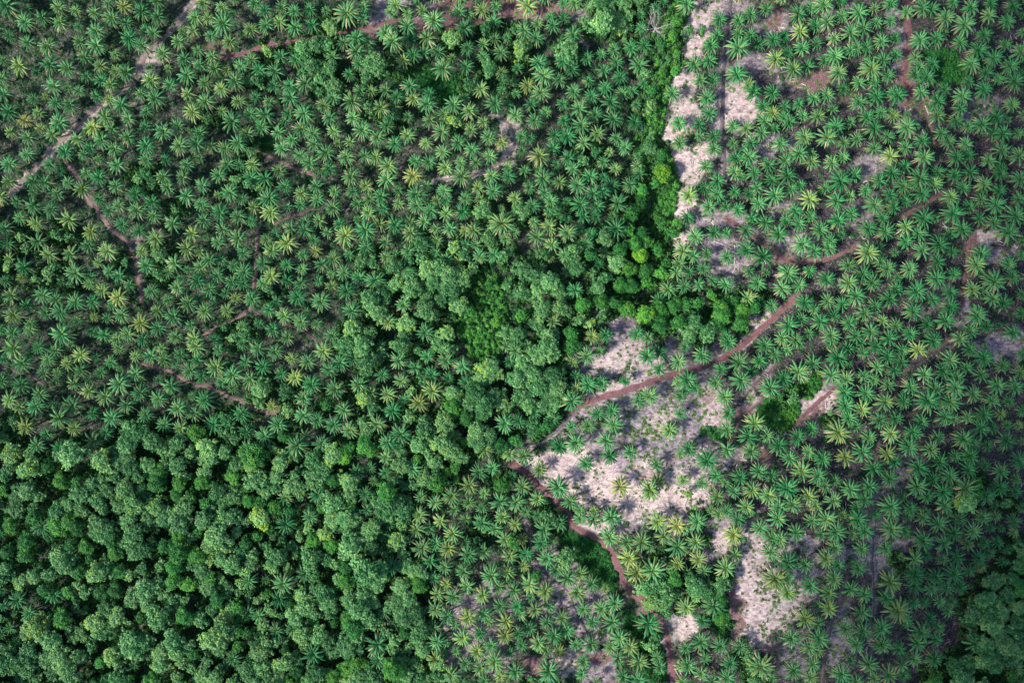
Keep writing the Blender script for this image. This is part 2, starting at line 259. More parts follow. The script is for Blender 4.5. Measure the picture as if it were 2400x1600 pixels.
# ------------------------------------------------------------------ where each palm (P) and tree (T) top stands: x y radius, in tenths of a 3.92x view of each 400 px square
DATA = """
#0,0
P 7 4 11;25 20 9;53 6 8;40 15 8;55 19 8.5;27 9 6;71 10 7y;87 13 7;100 3 7;102 18 8.5;114 6 8y;130 10 9;116 21 7.5;146 0 8y;146 16 8.5;72 24 6;89 28 9;119 35 9;134 26 7;147 33 8y;8 33 7;27 39 8;44 42 9;74 39 8y;89 42 9;77 53 8;107 50 7;135 45 8.5y;150 50 8.5;17 60 9y;46 58 9;63 64 8.5;35 68 6;94 60 8;107 66 8;139 61 6;124 69 9;139 73 9;154 64 6;3 56 6;2 71 8;49 79 9;64 80 6;73 83 7.5;80 71 7;93 74 8;107 83 8;5 88 9;42 88 5y;52 96 8;66 97 9;88 88 7;96 94 7y;112 95 9.5;130 87 7;144 90 9;156 79 8;31 91 7;9 104 9;36 104 7;22 111 8y;54 111 9;97 106 8.5y;118 110 8;135 103 7;38 118 7;49 122 8;10 121 7;25 126 8;86 116 8.5;102 118 8;77 115 6;134 117 7.5;119 127 8.5;149 122 9;72 128 8;93 128 9;83 136 7;105 137 8;135 133 9;57 137 8.5;25 141 8;45 145 8;77 142 7;9 152 9;91 148 6;108 152 8.5;136 148 8;152 147 7;77 155 6;57 156 6
T
#400,0
P 29 2 8y;17 12 8y;59 0 6y;77 3 8;47 6 7;58 13 6;86 11 8;102 8 8y;114 11 7.5;129 9 7.5;144 10 6;156 12 6y;34 18 7;48 21 10.5;8 25 6;20 29 7y;37 33 7y;55 38 8;75 27 8y;88 24 8.5y;101 21 8;116 25 8.5y;131 24 8;7 39 8;26 46 6.5;13 54 8;28 59 8;43 52 8;73 53 8;65 60 7.5;81 63 8;95 66 9;100 52 8;116 55 8;148 53 8;41 64 8;51 66 6y;15 69 9;60 73 9y;31 76 8;73 73 6;0 80 8;17 86 8;47 83 8;94 78 8;109 79 8;123 77 9;121 68 6;136 84 5.5;34 94 9;63 93 8;79 90 7;90 93 7;109 91 9;140 97 8;150 90 8;20 104 9y;48 103 7;55 112 10;74 105 8;86 105 9;109 104 8;123 103 9;146 109 8;10 111 7;7 116 8;29 122 8;19 119 5;84 116 8;71 123 8.5;105 112 7;98 122 8;119 119 9;132 121 8;113 128 8;151 120 8;10 134 9;23 133 9;38 134 8;49 136 8;61 133 9;102 136 8.5;133 132 8;142 141 9;119 144 8;16 151 8;26 146 6;52 151 8;63 151 7;76 151 8;103 152 8y;129 150 9;147 154 8;154 133 6
T 147 25 7;122 45 7;135 42 8;145 42 6;124 53 6;132 63 8;145 65 7;138 75 6;150 78 7y;80 75 6;78 80 5;36 110 5;74 140 5;90 47 5
#800,0
P 4 13 11y;20 6 7;22 18 7;52 4 9;62 12 6.5y;75 11 7;47 14 7;41 24 9;59 23 8.5;85 20 10;109 10 8;118 12 7;129 9 8;142 7 7;140 20 8;112 26 9;13 29 9;24 39 8.5;2 40 8;47 37 10;63 35 8;80 35 9;116 45 8;130 42 8;141 37 7;148 48 8;153 34 6;12 47 9;16 59 8;9 69 7;24 67 7y;57 56 8;67 49 8;78 48 8;89 49 8;102 54 6;94 64 10;114 62 8;131 51 7;147 67 7;62 79 9;16 84 8;29 84 7;40 84 8;51 89 8;10 96 10;37 99 9;49 98 7.5;68 91 8;80 86 7;80 96 9y;105 96 9;129 82 8.5;128 87 7;115 90 6;148 83 6;142 95 9;153 96 6;94 105 7.5;118 103 9;12 109 8;18 119 9;41 115 8;62 107 6.5;81 113 8y;91 121 9y;62 124 8;32 126 8.5;9 131 7;48 132 8;78 131 7y;107 130 8;120 119 7.5y;130 113 7;135 126 8;149 131 8y;121 138 8;93 140 8y;136 143 8y;5 146 8.5;21 143 8;33 144 8y;44 151 9;65 145 7;80 150 8;110 150 7;124 152 7;95 154 8y;153 151 7y
T 32 60 11;23 72 5y;102 37 8;132 28 6;137 62 7y;119 79 6;152 75 6;46 110 7;103 113 6;24 100 6;55 63 4
#1200,0
P 15 4 10y;46 3 7y;59 4 8;71 6 7;36 16 7;47 17 7;38 24 8;23 22 7;12 27 9;24 35 8;57 32 9;132 8 7;119 13 6;139 2 6;119 25 7;94 44 7;83 50 6.5;109 43 8;121 43 8;69 54 8;96 56 8;118 60 9;25 60 9;28 68 10;6 64 7;48 58 8;56 65 8;43 73 8;15 79 8y;84 65 8;99 71 8;71 75 7;87 80 8;58 84 8;30 85 9y;4 86 6;102 86 8;111 84 7;74 89 8;90 95 9;18 96 8;46 96 7;61 99 9;32 103 7y;4 105 8y;20 112 8;48 110 7;77 106 8;93 110 9;64 114 9;112 112 8;114 97 6;34 119 8;6 123 7y;51 125 9;19 129 7;79 122 8;95 128 7.5;38 135 8;66 132 8y;9 139 6;24 144 10y;52 145 8;105 135 8;117 143 6;84 150 7;56 155 8;41 152 6;26 156 6;10 155 6y;115 154 7;96 155 7;149 86 8y;155 114 8;155 132 8;90 141 6;121 76 6
T 8 46 7y;10 53 5y;51 47 9;55 54 6;82 22 11;98 22 8;80 3 8;90 5 7;103 4 7;117 4 7;107 27 5;67 22 5;108 16 6;104 38 3y;2 29 4;3 75 4;66 147 6;77 141 5;127 137 7;138 142 7;139 155 8y;154 10 6;150 22 6;146 35 6;136 43 6;152 50 7;140 60 6;137 69 6;150 66 6;128 82 6;125 100 6;135 96 6;132 110 6;140 115 6;123 72 6;127 125 5;135 128 5
#1600,0
P 4 3 9;37 17 8;49 17 7.5;61 13 8;76 9 8;36 32 8;51 32 7;62 32 7.5;25 41 8.5;52 46 10.5;69 42 8;83 37 9;93 34 7;105 13 9;118 8 7.5;130 4 9;145 2 7;134 19 9;148 15 7.5;107 29 8.5y;121 24 8;153 30 9;138 36 7;123 40 7.5;111 45 8;97 49 7.5;85 55 9;154 47 8;141 51 9;129 56 7.5;101 64 9.5y;116 60 8;25 56 8;10 59 8.5;52 68 9.5;142 67 9y;16 73 8;30 72 8;61 77 8;66 86 9;81 86 8.5;22 90 8.5;26 104 8;75 97 8;95 98 7.5;107 95 7;84 103 8;124 108 8;121 90 7.5;134 88 8;147 82 7;138 101 7;110 108 7;14 114 8.5;3 113 8;75 111 8;93 107 7;99 113 8;142 115 9;154 112 7;44 115 7.5;59 117 8;72 122 8.5;86 118 6.5;31 126 8;32 136 8y;46 132 6.5;62 132 8;114 125 9;133 125 9.5;89 133 8;147 131 7.5;3 129 8;51 146 8.5;62 145 9;93 148 8;106 141 9;118 142 7;119 149 8.5;79 152 8;136 149 8;148 144 7;22 153 8;43 155 7;17 125 6;10 92 4
T 2 22 7;4 30 5;2 50 4;17 29 4
#2000,0
P 4 11 9y;34 3 8;20 7 6;62 8 9;73 9 8;92 2 7;107 6 8;50 13 8;85 17 9;104 23 10;125 14 8;127 3 7;145 7 8;142 21 8;9 26 9;21 22 6.5;34 21 7;26 38 8y;38 36 7;62 38 9;78 37 9;98 40 8;121 32 8;83 31 6;3 44 8;12 43 8;42 52 7;29 55 8.5;57 52 7;73 58 8;60 62 7.5;115 46 9;130 52 9;139 41 7;153 47 9;108 60 9;121 67 8;145 60 8.5;17 65 10y;15 57 7;32 70 8;50 68 8y;69 71 9;19 76 7;134 72 7;148 77 9;105 75 7;5 77 8;119 83 9;23 88 9;35 85 7;48 86 9;63 86 7.5;84 83 8;101 87 9;7 94 9;78 93 9;129 98 5;146 96 8;97 101 8;73 107 9;25 104 7.5;36 106 8;49 103 5;12 108 8;95 111 8;132 109 9;18 118 9.5;48 117 9.5y;58 115 6;81 122 8;106 116 7;118 116 9;127 121 8;139 124 9;31 126 8;63 130 8;87 131 8;103 132 8;3 128 8;20 136 8.5y;48 136 8;35 144 9y;64 146 9y;70 143 6;136 139 9;93 145 9;106 143 8;125 148 8;152 122 7;78 155 7;47 154 8;110 155 8;137 154 7;154 144 9;155 106 6;155 67 6;156 30 6;143 110 5;155 15 5
T
#0,400
P 28 3 8.5y;54 1 6y;76 3 7;92 6 8.5;13 13 8;43 10 8.5;63 11 7;76 17 9;54 21 8;32 20 6;106 15 8;124 21 8.5;149 6 8;153 16 8;140 28 8;92 25 7.5;14 27 7;3 23 9y;32 31 9y;47 36 8.5;19 43 7.5;33 47 8y;62 44 9.5y;109 32 7.5;125 37 9;141 42 7.5;94 41 7.5;84 55 9y;112 49 8;127 54 8;144 61 9;5 54 8;35 65 9;80 69 8;7 67 7;66 77 9;98 74 9;130 72 7;46 77 9y;9 81 7;22 88 9.5;91 84 7;131 88 8.5;102 92 8;109 97 8;155 51 7;68 93 9.5;82 97 7;20 98 6;39 112 9;5 102 7;57 102 6;154 93 7y;82 105 7;94 111 8;109 116 9y;120 106 7.5;139 110 8;10 116 9;25 123 8;50 118 8.5y;69 119 9;86 121 8;42 130 7.5;55 131 9;155 118 7;145 129 8y;12 133 9;72 136 7;88 133 6;99 136 7;113 133 8.5;130 139 9y;128 125 5;29 140 7;28 146 8;11 148 8;56 149 10.5;83 147 7;95 150 8;107 154 8;118 149 8y;147 146 8.5;2 145 7;131 155 8;102 124 6;155 133 6
T 135 3 6;128 8 5;140 13 5;56 59 5;65 61 4;20 62 5;26 72 5;8 88 5;147 76 7;45 95 6;52 90 5;33 100 4;66 103 4;148 96 5;116 84 4
#400,400
P 11 6 8;44 4 8;73 5 8.5;87 7 8.5;105 13 8;104 0 7y;133 10 8.5;148 1 8y;30 14 8;14 23 9;30 30 8;44 23 6;56 20 9;65 26 7;90 24 10;46 37 9;76 33 7.5y;91 39 9.5y;62 43 8.5;120 20 8;135 26 8;152 19 7;150 34 8.5y;119 31 7;108 34 6;32 46 8;2 50 9;19 58 8.5y;47 54 8.5;78 50 7;63 61 9;108 48 8;122 42 7;137 45 8y;123 55 8.5;96 56 7;145 57 7;32 61 5;43 66 8;15 73 9;27 74 7;86 64 7;108 66 9.5;94 73 9;155 49 7;132 64 7;149 67 4y;36 81 8;68 76 7.5;4 84 9y;28 89 8;47 82 7;59 87 7;67 92 9;81 85 8.5;122 77 7;133 74 7;150 81 8.5;16 90 6;43 96 8;93 96 9;107 87 7.5;121 89 7;138 86 8;10 100 6;24 102 9;36 109 8y;55 102 8;66 103 7.5;81 102 7.5y;107 100 8;120 102 8y;136 101 6.5;155 92 7;148 94 6;149 107 7.5y;5 107 8;50 112 6.5;27 117 6;61 116 7;74 115 7;39 119 6;17 123 9y;32 129 9y;52 127 8y;74 125 8.5;90 129 8;98 120 7;117 117 9;140 119 9.5;104 135 8.5y;125 129 6;4 134 9;20 142 7;64 138 7;38 150 7;82 141 6.5;94 146 8;120 140 8.5;135 141 7;107 153 8y;22 153 9y;6 152 8;149 152 8;3 117 7y;80 156 5;154 116 5
T 73 14 5;60 8 5;70 150 6;51 144 4;58 154 5;81 16 4;6 36 4;90 110 5
#800,400
P 10 5 9;42 8 9;65 4 9y;95 2 8y;110 6 9.5y;138 3 8y;22 14 8y;80 13 7;10 20 7.5;38 24 8;26 26 7.5;52 19 7;68 20 9.5;96 19 8;115 26 7.5;127 16 7.5;142 19 8.5y;155 25 7y;53 31 7;14 31 7;39 34 7.5;69 33 8.5y;77 28 6;87 27 7;96 28 7;26 38 8;83 38 8;98 39 8y;110 37 8;16 44 5.5;2 48 7;49 48 9;35 49 8;63 48 8;76 46 8;24 54 10;64 58 8.5;87 53 7;101 54 8.5;114 55 7.5y;123 54 8.5y;138 54 7;148 49 11y;74 56 6;5 61 10y;40 66 8;88 65 7;115 68 7;124 68 7;151 62 7y;23 71 8;61 73 8;41 80 7.5;86 76 7;7 77 7;98 80 7;140 78 8;128 79 8;51 75 5;107 84 7;3 93 8;16 97 8;30 101 9.5;7 110 9;57 124 8;12 129 9;43 139 8.5;77 148 9;155 5 8;24 146 5;155 74 6;100 144 4;147 33 5;127 27 6
T 74 67 8;102 70 6;113 77 6;130 37 8;135 65 7;19 83 7;29 83 6;63 83 5;75 82 6;50 88 8;64 95 8;80 92 9;92 90 8;85 103 8;100 97 9;112 97 9;52 103 8;66 108 9;100 107 10;113 106 7;43 110 7;28 119 9;40 115 8;34 130 8;80 117 7;78 128 9;84 135 6;108 124 8y;120 90 6y;60 140 8;58 150 6;95 148 7;10 145 8;25 152 7;150 80 6;154 105 6;149 121 6;135 105 7;125 115 7;135 128 6;118 146 6;92 120 7;104 117 6;150 150 6;120 130 6;140 138 6
#1200,400
P 28 5 9y;12 1 7;2 8 7;43 11 7.5y;57 2 7;73 5 8.5;60 14 9y;15 15 7;30 21 8;3 25 8y;17 20 6;20 32 8;27 30 7;37 28 8;50 28 6;62 30 9;76 20 8.5;92 13 8;83 20 8;107 13 8.5;100 30 9.5;78 33 8;84 5 6;96 2 7;117 3 8;65 42 8;77 43 7;34 38 6;50 43 6;21 47 6.5;35 53 8.5y;52 57 9;23 62 8.5y;37 68 8y;25 76 6y;36 80 6y;48 76 7.5;72 57 7;94 53 10;84 58 8;69 67 8;63 54 6;2 56 7;1 73 6;81 87 6.5;51 92 7;60 109 8.5;50 113 7;38 139 8.5;73 93 6;156 73 9y;154 85 8;152 94 8;144 108 8.5y;155 106 5;136 119 8;93 40 6;73 153 8y;87 151 8;115 149 8;125 154 7;86 75 7;26 88 7
T 138 3 9y;133 13 5d;12 40 7;43 40 6;5 38 6;118 18 6d;140 20 6d;150 12 7d;108 40 7d;116 28 6d;130 30 6d;145 37 6d;106 55 6d;120 57 6d;135 50 7d;150 50 7d;140 60 7d;112 68 7d;123 66 6d;148 58 6d;134 72 6d;116 77 7d;98 72 7d;96 85 8;84 64 7;60 90 7;58 83 6;73 79 6d;108 92 7d;121 92 7d;140 85 6d;85 98 6;80 107 7;98 104 7d;110 105 7d;122 102 6d;137 95 6d;10 92 8;22 98 8;35 103 9;10 112 8y;24 110 8;43 112 7;28 128 9;44 126 8;62 137 6y;23 142 7;35 152 8;5 150 8;8 133 6d;55 150 7d;65 122 7d;80 120 7d;96 122 6d;106 128 7dy;122 132 8dy;134 128 7d;150 123 7d;142 133 4d;151 140 7d;135 143 7d;82 133 6;72 142 5;30 77 5;57 72 6
#1600,400
P 22 1 8;44 2 8;53 6 7;67 2 8;33 9 8;20 16 8;7 21 9y;33 21 8.5;47 19 7;69 15 8;83 10 8;96 5 9;86 24 9.5;100 18 8;110 13 6.5;60 22 7;26 34 8.5;40 33 7;52 36 8;71 30 8;4 42 8;118 27 9y;130 16 7;145 10 10.5;141 29 9;153 23 7;103 36 8.5;65 43 8;76 49 9;117 42 7.5;95 46 7;107 49 8;143 46 9;155 39 8;29 56 8;41 57 6.5;57 56 8.5;89 57 9;125 54 9;13 60 8.5y;135 64 7.5;146 58 6;58 73 9.5;73 78 10;112 67 9.5y;121 77 9;137 74 8;10 78 8;22 75 7;41 80 8y;20 89 7.5;6 92 7;62 93 7;77 93 5.5;98 94 9.5;118 92 7;154 86 8;131 100 9;15 103 7.5;28 101 7;41 105 8;2 106 8;69 103 8.5;60 116 9y;91 108 9;107 105 8;154 103 9;111 119 9;133 119 8;121 127 7;148 122 8;84 125 7.5;139 132 7.5;97 142 9.5;109 136 7.5;127 139 9;153 139 8.5;41 153 8;91 155 8y;104 154 8;116 149 7;137 151 9;155 149 6;0 84 5
T 2 121 6d;12 121 6d;35 131 9d;10 140 8;4 148 7;22 148 8;30 143 7d;52 140 8d;44 119 6d;55 128 7d;66 126 6d;3 131 5;26 115 5d;58 122 5d;70 120 5d;8 155 6
#2000,400
P 2 4 8;36 4 9;49 1 6;62 6 10;78 2 8;92 5 8;109 3 9;120 12 9;135 3 8;153 8 9;22 10 8;11 17 7;46 15 8.5;62 20 9.5y;75 14 9y;33 22 8;89 25 8.5;101 17 8;134 18 8;118 27 8;153 26 8;20 32 9;36 34 8;49 28 7;133 32 9;62 40 10;107 33 7.5;91 41 10.5;147 41 10.5;2 35 8;46 47 9;26 44 7;75 44 6;13 53 9;30 56 9;128 49 8;116 45 8;103 55 9;61 57 9;144 58 10.5;89 59 7;77 67 9.5;48 65 8.5;21 71 8;11 77 10y;63 74 9;38 76 5.5;91 76 7.5;119 77 9;77 83 9;107 86 9;142 86 8.5;24 83 8;32 90 9;51 90 9;9 94 9;17 102 9;41 97 6;92 95 8;117 94 6;77 100 9.5;104 103 8.5y;132 101 10;147 99 8;39 107 8;58 111 10;90 112 8;115 111 8;128 116 8;156 113 7;4 116 9;34 117 9;21 125 8.5;74 119 8;91 125 9;138 123 8.5;55 129 9.5;113 132 9.5;9 132 8.5y;88 138 9;67 142 8;155 131 7;27 139 7.5;40 143 8;17 148 9;54 149 8;123 142 8;134 141 5;108 148 8;147 147 8.5;2 152 8;33 153 9;75 153 8;93 153 8;2 138 5;155 79 6;156 65 5
T
#0,800
P 12 8 10y;36 4 8;51 9 8;27 13 7;44 16 8;65 3 6;74 12 9y;63 20 8y;88 14 7;103 18 7.5;110 7 7y;132 3 8y;150 6 7;125 14 7y;137 18 8.5y;151 23 8;19 25 9;4 20 6;53 27 6.5y;75 26 8;92 28 7.5;64 31 4.5;110 25 5;124 30 9;2 35 8;38 34 8;19 39 9;53 38 6;66 40 8y;83 35 6.5;110 40 10;146 35 6;154 40 7.5;37 48 8.5;81 46 9;97 52 9;128 46 9;146 53 8.5;10 53 8.5;18 61 8;33 60 9;67 58 9.5;116 59 9;87 66 7.5;102 70 9;135 67 8.5;56 71 10.5;25 78 9;151 75 8.5;68 79 8y;44 85 7.5;97 84 8;85 91 9y;33 95 8.5;56 97 8;113 83 5;50 57 6
T 106 99 6y;118 95 9;125 85 8;118 78 6;145 92 9;135 82 7;70 95 6;68 103 11y;55 105 6y;95 108 9y;109 110 7;122 116 8;136 113 7;100 118 6;30 115 9;10 105 8;12 98 6y;27 103 6;45 115 7d;8 122 6;58 127 7d;72 128 6d;85 133 7;28 136 9;16 142 7;40 142 6;5 135 6d;75 140 8;95 126 6;108 124 6;128 124 6;90 145 8;103 138 7;116 134 8;130 135 7;145 130 8d;150 118 7d;143 120 5;125 148 9;145 150 8;110 150 7;55 155 8;78 153 7;95 152 6;135 142 6;15 153 8;35 152 6;65 148 7;18 132 6;4 88 5;15 75 5;10 115 7;22 120 6;4 150 5;154 110 6;118 105 7;150 100 6
#400,800
P 22 3 9y;67 2 7;81 5 9;109 0 7y;140 8 9y;153 2 6;10 11 8;25 16 8.5;43 7 7;96 9 8.5;70 18 8;84 23 8.5;112 15 7;127 20 8.5;154 18 8.5;41 23 9.5;145 26 8.5y;14 31 9;57 31 9.5y;102 28 8;116 34 8.5y;73 36 9;131 39 9.5;29 37 8;45 39 7.5;2 40 9.5;56 47 7y;20 50 6;34 54 9.5;94 59 7y;7 61 9;22 66 8.5;67 65 9;121 52 8.5;123 68 9;136 73 8;97 75 9;150 76 9;40 75 9.5;55 77 7.5;9 78 8.5y;70 83 8;87 87 9;124 86 7y;138 93 9;73 100 9.5;116 98 10;152 43 9;155 61 6;1 24 6;106 144 8;136 141 9;120 116 4;128 154 6;72 51 5
T 85 43 8;105 46 7;83 57 6;108 62 6;53 70 6;50 83 6;60 87 6;25 83 8d;7 93 8;4 101 6;20 101 6y;35 97 9;38 104 7;51 102 7;55 106 6;76 104 12dy;42 108 6;30 110 5;8 113 8;12 123 6y;32 120 7y;25 105 5;64 114 7;78 113 7;55 121 6d;62 125 6d;80 127 10;78 120 7;100 124 7;103 110 8y;105 103 6;96 98 6;116 104 6;128 112 6;118 122 6;133 105 7;145 58 6d;150 104 9y;140 118 9;132 125 9y;115 132 9y;121 142 5;90 137 7;98 133 6;150 128 7d;45 137 8;60 142 8;50 148 6;30 130 7d;12 130 7d;8 140 7d;20 143 6d;35 147 6d;38 153 7;72 145 7d;85 148 6d;95 152 7d;14 152 9;150 148 10;105 85 6d;110 155 6d;70 133 6d;2 155 6;56 132 6;140 152 6d;62 155 6
#800,800
P 80 12 7.5;51 18 9;95 18 8.5;67 24 8;112 22 9;38 31 8;83 29 8;55 36 8;98 34 7;116 37 8;10 15 8;17 40 9;28 46 8;43 48 8.5;58 53 7;85 46 9.5;72 57 9y;4 63 9;47 63 9;33 76 9y;8 82 8.5;57 84 10;43 94 9;41 107 8;54 100 7;106 87 6;132 101 9y;151 76 9.5;155 103 8;139 116 8.5;66 116 9;14 121 8;27 115 7;41 121 7;30 129 6;126 121 9;118 132 9;59 133 6;21 139 8;72 142 7;102 142 9;133 139 7;145 147 9.5;117 147 8;86 147 8;24 154 8;71 155 8;130 152 7;103 154 7;155 148 5;154 60 6;154 19 7;152 4 7;156 35 5;37 3 6;80 111 6;101 107 6;0 20 9;26 10 6
T 5 3 9;20 4 9;55 4 8;88 4 7;97 5 6;38 12 6;24 20 9;37 17 6;72 8 5;14 9 6;118 11 5d;131 11 5d;132 25 8y;139 22 7;128 35 8y;75 36 6;104 46 7;66 45 5;108 55 6;124 46 9;120 55 9;132 57 9;139 50 8;146 55 7;130 65 7;21 53 7y;29 61 6y;103 62 8d;110 64 6d;115 70 7d;62 69 6;95 73 9;77 80 9;76 72 6;100 82 6;25 82 7y;20 73 5y;125 81 8y;136 87 8y;126 92 8y;120 88 6y;72 95 8;75 100 8;93 93 9;99 99 8;90 88 6;108 106 7;2 105 8dy;22 95 8d;8 97 6d;28 100 6d;55 113 8;88 112 7;70 107 5d;105 116 5d;97 121 5d;79 126 8y;88 120 6;106 127 4d;88 130 8d;8 128 8;10 138 8;42 138 9d;48 127 6;66 130 5;148 131 7dy;147 97 7d;149 48 5;40 151 10;52 151 8;61 145 4;58 155 8;5 148 5d;10 153 5d;138 30 7y;145 30 6;0 45 5;112 93 4d;82 105 5
#1200,800
P 74 1 8;3 7 8;13 4 7;55 18 7.5y;68 14 9;81 10 7;59 30 7.5;27 25 8;60 43 8y;71 39 9;83 38 8;58 57 10y;105 36 6;124 15 9;136 9 8;153 18 8.5y;135 25 8;154 35 7;156 51 7;128 50 9y;115 54 7.5;16 50 6;20 65 8;6 73 8;78 65 8;92 63 8.5;41 74 8;55 78 7;71 79 8y;95 76 9.5;20 88 7;88 91 9.5;43 95 9;58 93 9.5;155 67 7;145 80 9y;108 102 8;89 106 9;12 107 8.5y;25 117 8y;69 112 8;134 112 8;43 132 10;98 132 9.5y;134 129 8.5y;128 136 10y;10 132 9;23 144 8;4 149 9;51 149 8.5;14 156 7;63 155 7;124 1 6;155 6 6;156 103 6y;24 154 5;76 156 6;1 123 6;154 125 6;1 100 6
T 33 5 11y;24 12 9y;38 10 7y;10 20 8;5 33 9;20 30 9;38 30 9y;42 42 9;26 42 10;8 48 9;38 48 8;30 58 8;40 56 7;15 57 7;35 65 6y;19 75 6;30 76 6d;22 82 5dy;55 4 8d;44 25 5d;6 90 6d;46 52 5d;50 6 7d
#1600,800
P 2 6 7;42 2 8.5;16 12 8;21 18 8;76 5 9;97 8 7;85 13 8.5;35 26 7.5;52 20 10;71 18 9;63 28 7.5;54 36 9.5;32 38 8;3 34 9.5;12 43 7;38 52 9y;82 44 10;94 34 9;108 27 10.5;119 21 9;142 14 10;151 6 8;137 30 10;150 34 9;149 48 9;149 59 9y;66 49 5;42 67 8;67 73 9.5;41 81 9y;60 87 9.5;77 87 8;106 89 9;118 79 8;142 84 10.5y;154 71 8.5;88 96 9;7 99 8.5;42 98 9;64 100 9;24 109 10;100 107 8.5y;114 102 8;110 117 10y;130 107 9;150 107 9y;124 122 9;32 123 8;18 129 8y;2 127 7;52 124 8.5;70 119 8.5;81 124 8;97 135 10.5;129 133 8;141 128 7;156 135 9;64 136 9;47 138 7.5;38 130 6;31 142 8y;79 142 9y;117 143 9;90 151 9y;103 149 9;59 151 8.5;42 154 7.5;123 151 8;138 146 9;3 44 6;2 50 7;1 69 6;108 2 7;26 155 6;137 3 7;152 20 6;91 2 5;154 153 6
T 100 52 5;5 140 4y;12 152 3y;135 66 3;1 143 4y
#2000,800
P 6 1 7;20 4 8.5;33 1 7;59 6 9y;77 3 9;92 1 7;44 7 8;106 7 8;9 11 7;120 15 9.5;32 15 8.5;88 16 9.5;50 19 8;21 23 8.5;103 24 8;137 22 8;156 12 7;39 27 8.5;83 26 9;65 31 8.5y;9 30 8;117 31 8;18 36 7;94 34 9;153 29 8;34 41 8;52 40 8.5;74 43 9.5;96 42 10;132 39 9;148 43 9;13 48 9;109 49 8.5;46 54 8.5;29 57 9y;68 56 11;90 55 10.5;127 54 8.5;143 56 7;7 61 9;156 64 7;38 69 8;106 68 8;121 66 9;134 66 7;24 73 9y;84 69 9;92 72 7;63 74 8;117 80 9.5;31 83 9y;3 76 8;141 77 6;14 88 8y;56 85 9.5;78 87 8;100 90 9.5;111 93 8;122 96 7;141 92 9.5;129 79 7;9 100 10;26 98 9y;51 98 9.5;70 98 9;92 105 7;107 106 9;152 111 9;38 110 8;20 115 9.5;61 115 10;80 110 9;120 113 7.5;105 119 9;135 118 8.5;32 126 9;16 131 9;57 132 10y;74 126 9;88 124 9;103 134 10;3 135 8;149 126 7;135 135 8.5;121 141 9;84 138 9.5;9 145 9;44 141 7;69 142 8;150 138 7;35 151 10;53 154 8;85 152 8;129 150 6;3 153 7;66 155 6;154 153 6;156 92 5;151 77 6;121 3 4
T 103 148 9y;110 131 6d;96 145 7y;139 148 5y;109 140 6d
#0,1200
P 38 12 10;1 20 6;1 70 7;16 81 9;50 77 9;4 86 7;27 92 8.5y;10 105 7y;1 112 7;16 118 6;123 140 7
T 36 4 7d;12 10 7d;28 25 8d;65 8 8d;75 12 7d;55 12 8d;48 20 6d;92 10 8;98 18 9;90 20 7;118 8 8;125 18 9;120 12 6;138 5 7;152 5 8;145 12 5;130 33 9;125 38 7;142 25 5;150 46 6;55 40 9;62 46 9;68 50 7;52 36 7;35 57 7y;48 57 7;75 55 7d;92 55 9y;100 48 7;95 60 8;85 40 5d;108 38 7d;122 57 6y;133 52 6;7 50 7;5 60 6;20 63 7;20 68 6;14 58 5;73 67 5;82 73 6y;85 78 6;73 85 5;79 90 4;135 72 10;142 68 8;125 76 9;137 85 7;120 82 6;148 62 6;108 70 7d;95 72 7d;65 72 6d;60 95 8d;98 90 8;90 100 9;110 95 8;95 108 8;105 105 6;146 95 10;64 105 6y;75 112 7;68 115 6;35 103 10y;40 110 9y;27 110 7;50 118 9y;85 122 6;27 128 9;20 135 8;5 138 9;15 142 7;30 142 8;45 133 8;60 138 10y;68 145 9y;55 130 8;75 130 7;50 145 7;62 125 6;105 130 8y;110 138 6;122 120 11;133 118 8;128 126 7;118 128 6;140 113 6;135 131 4y;148 128 8;148 140 8;155 120 6;82 148 4;110 152 8;120 153 7d;140 155 8d;100 150 6d;20 152 7;35 152 6;8 126 7;2 98 4;15 93 3;95 138 6d;70 152 6;40 60 7d;25 40 7d;10 35 7d;45 70 6d;110 55 7d;80 30 7d;70 28 6d;105 25 6d;130 95 5d;115 28 6;155 30 7d;153 75 7
#400,1200
P 104 11 9.5;127 4 8;122 56 8.5;104 64 10;73 63 9;100 80 9;70 92 8;81 95 8;98 107 8;112 108 8;82 107 6;130 98 7;130 129 10;58 133 8.5;50 140 7;88 61 6;72 133 5
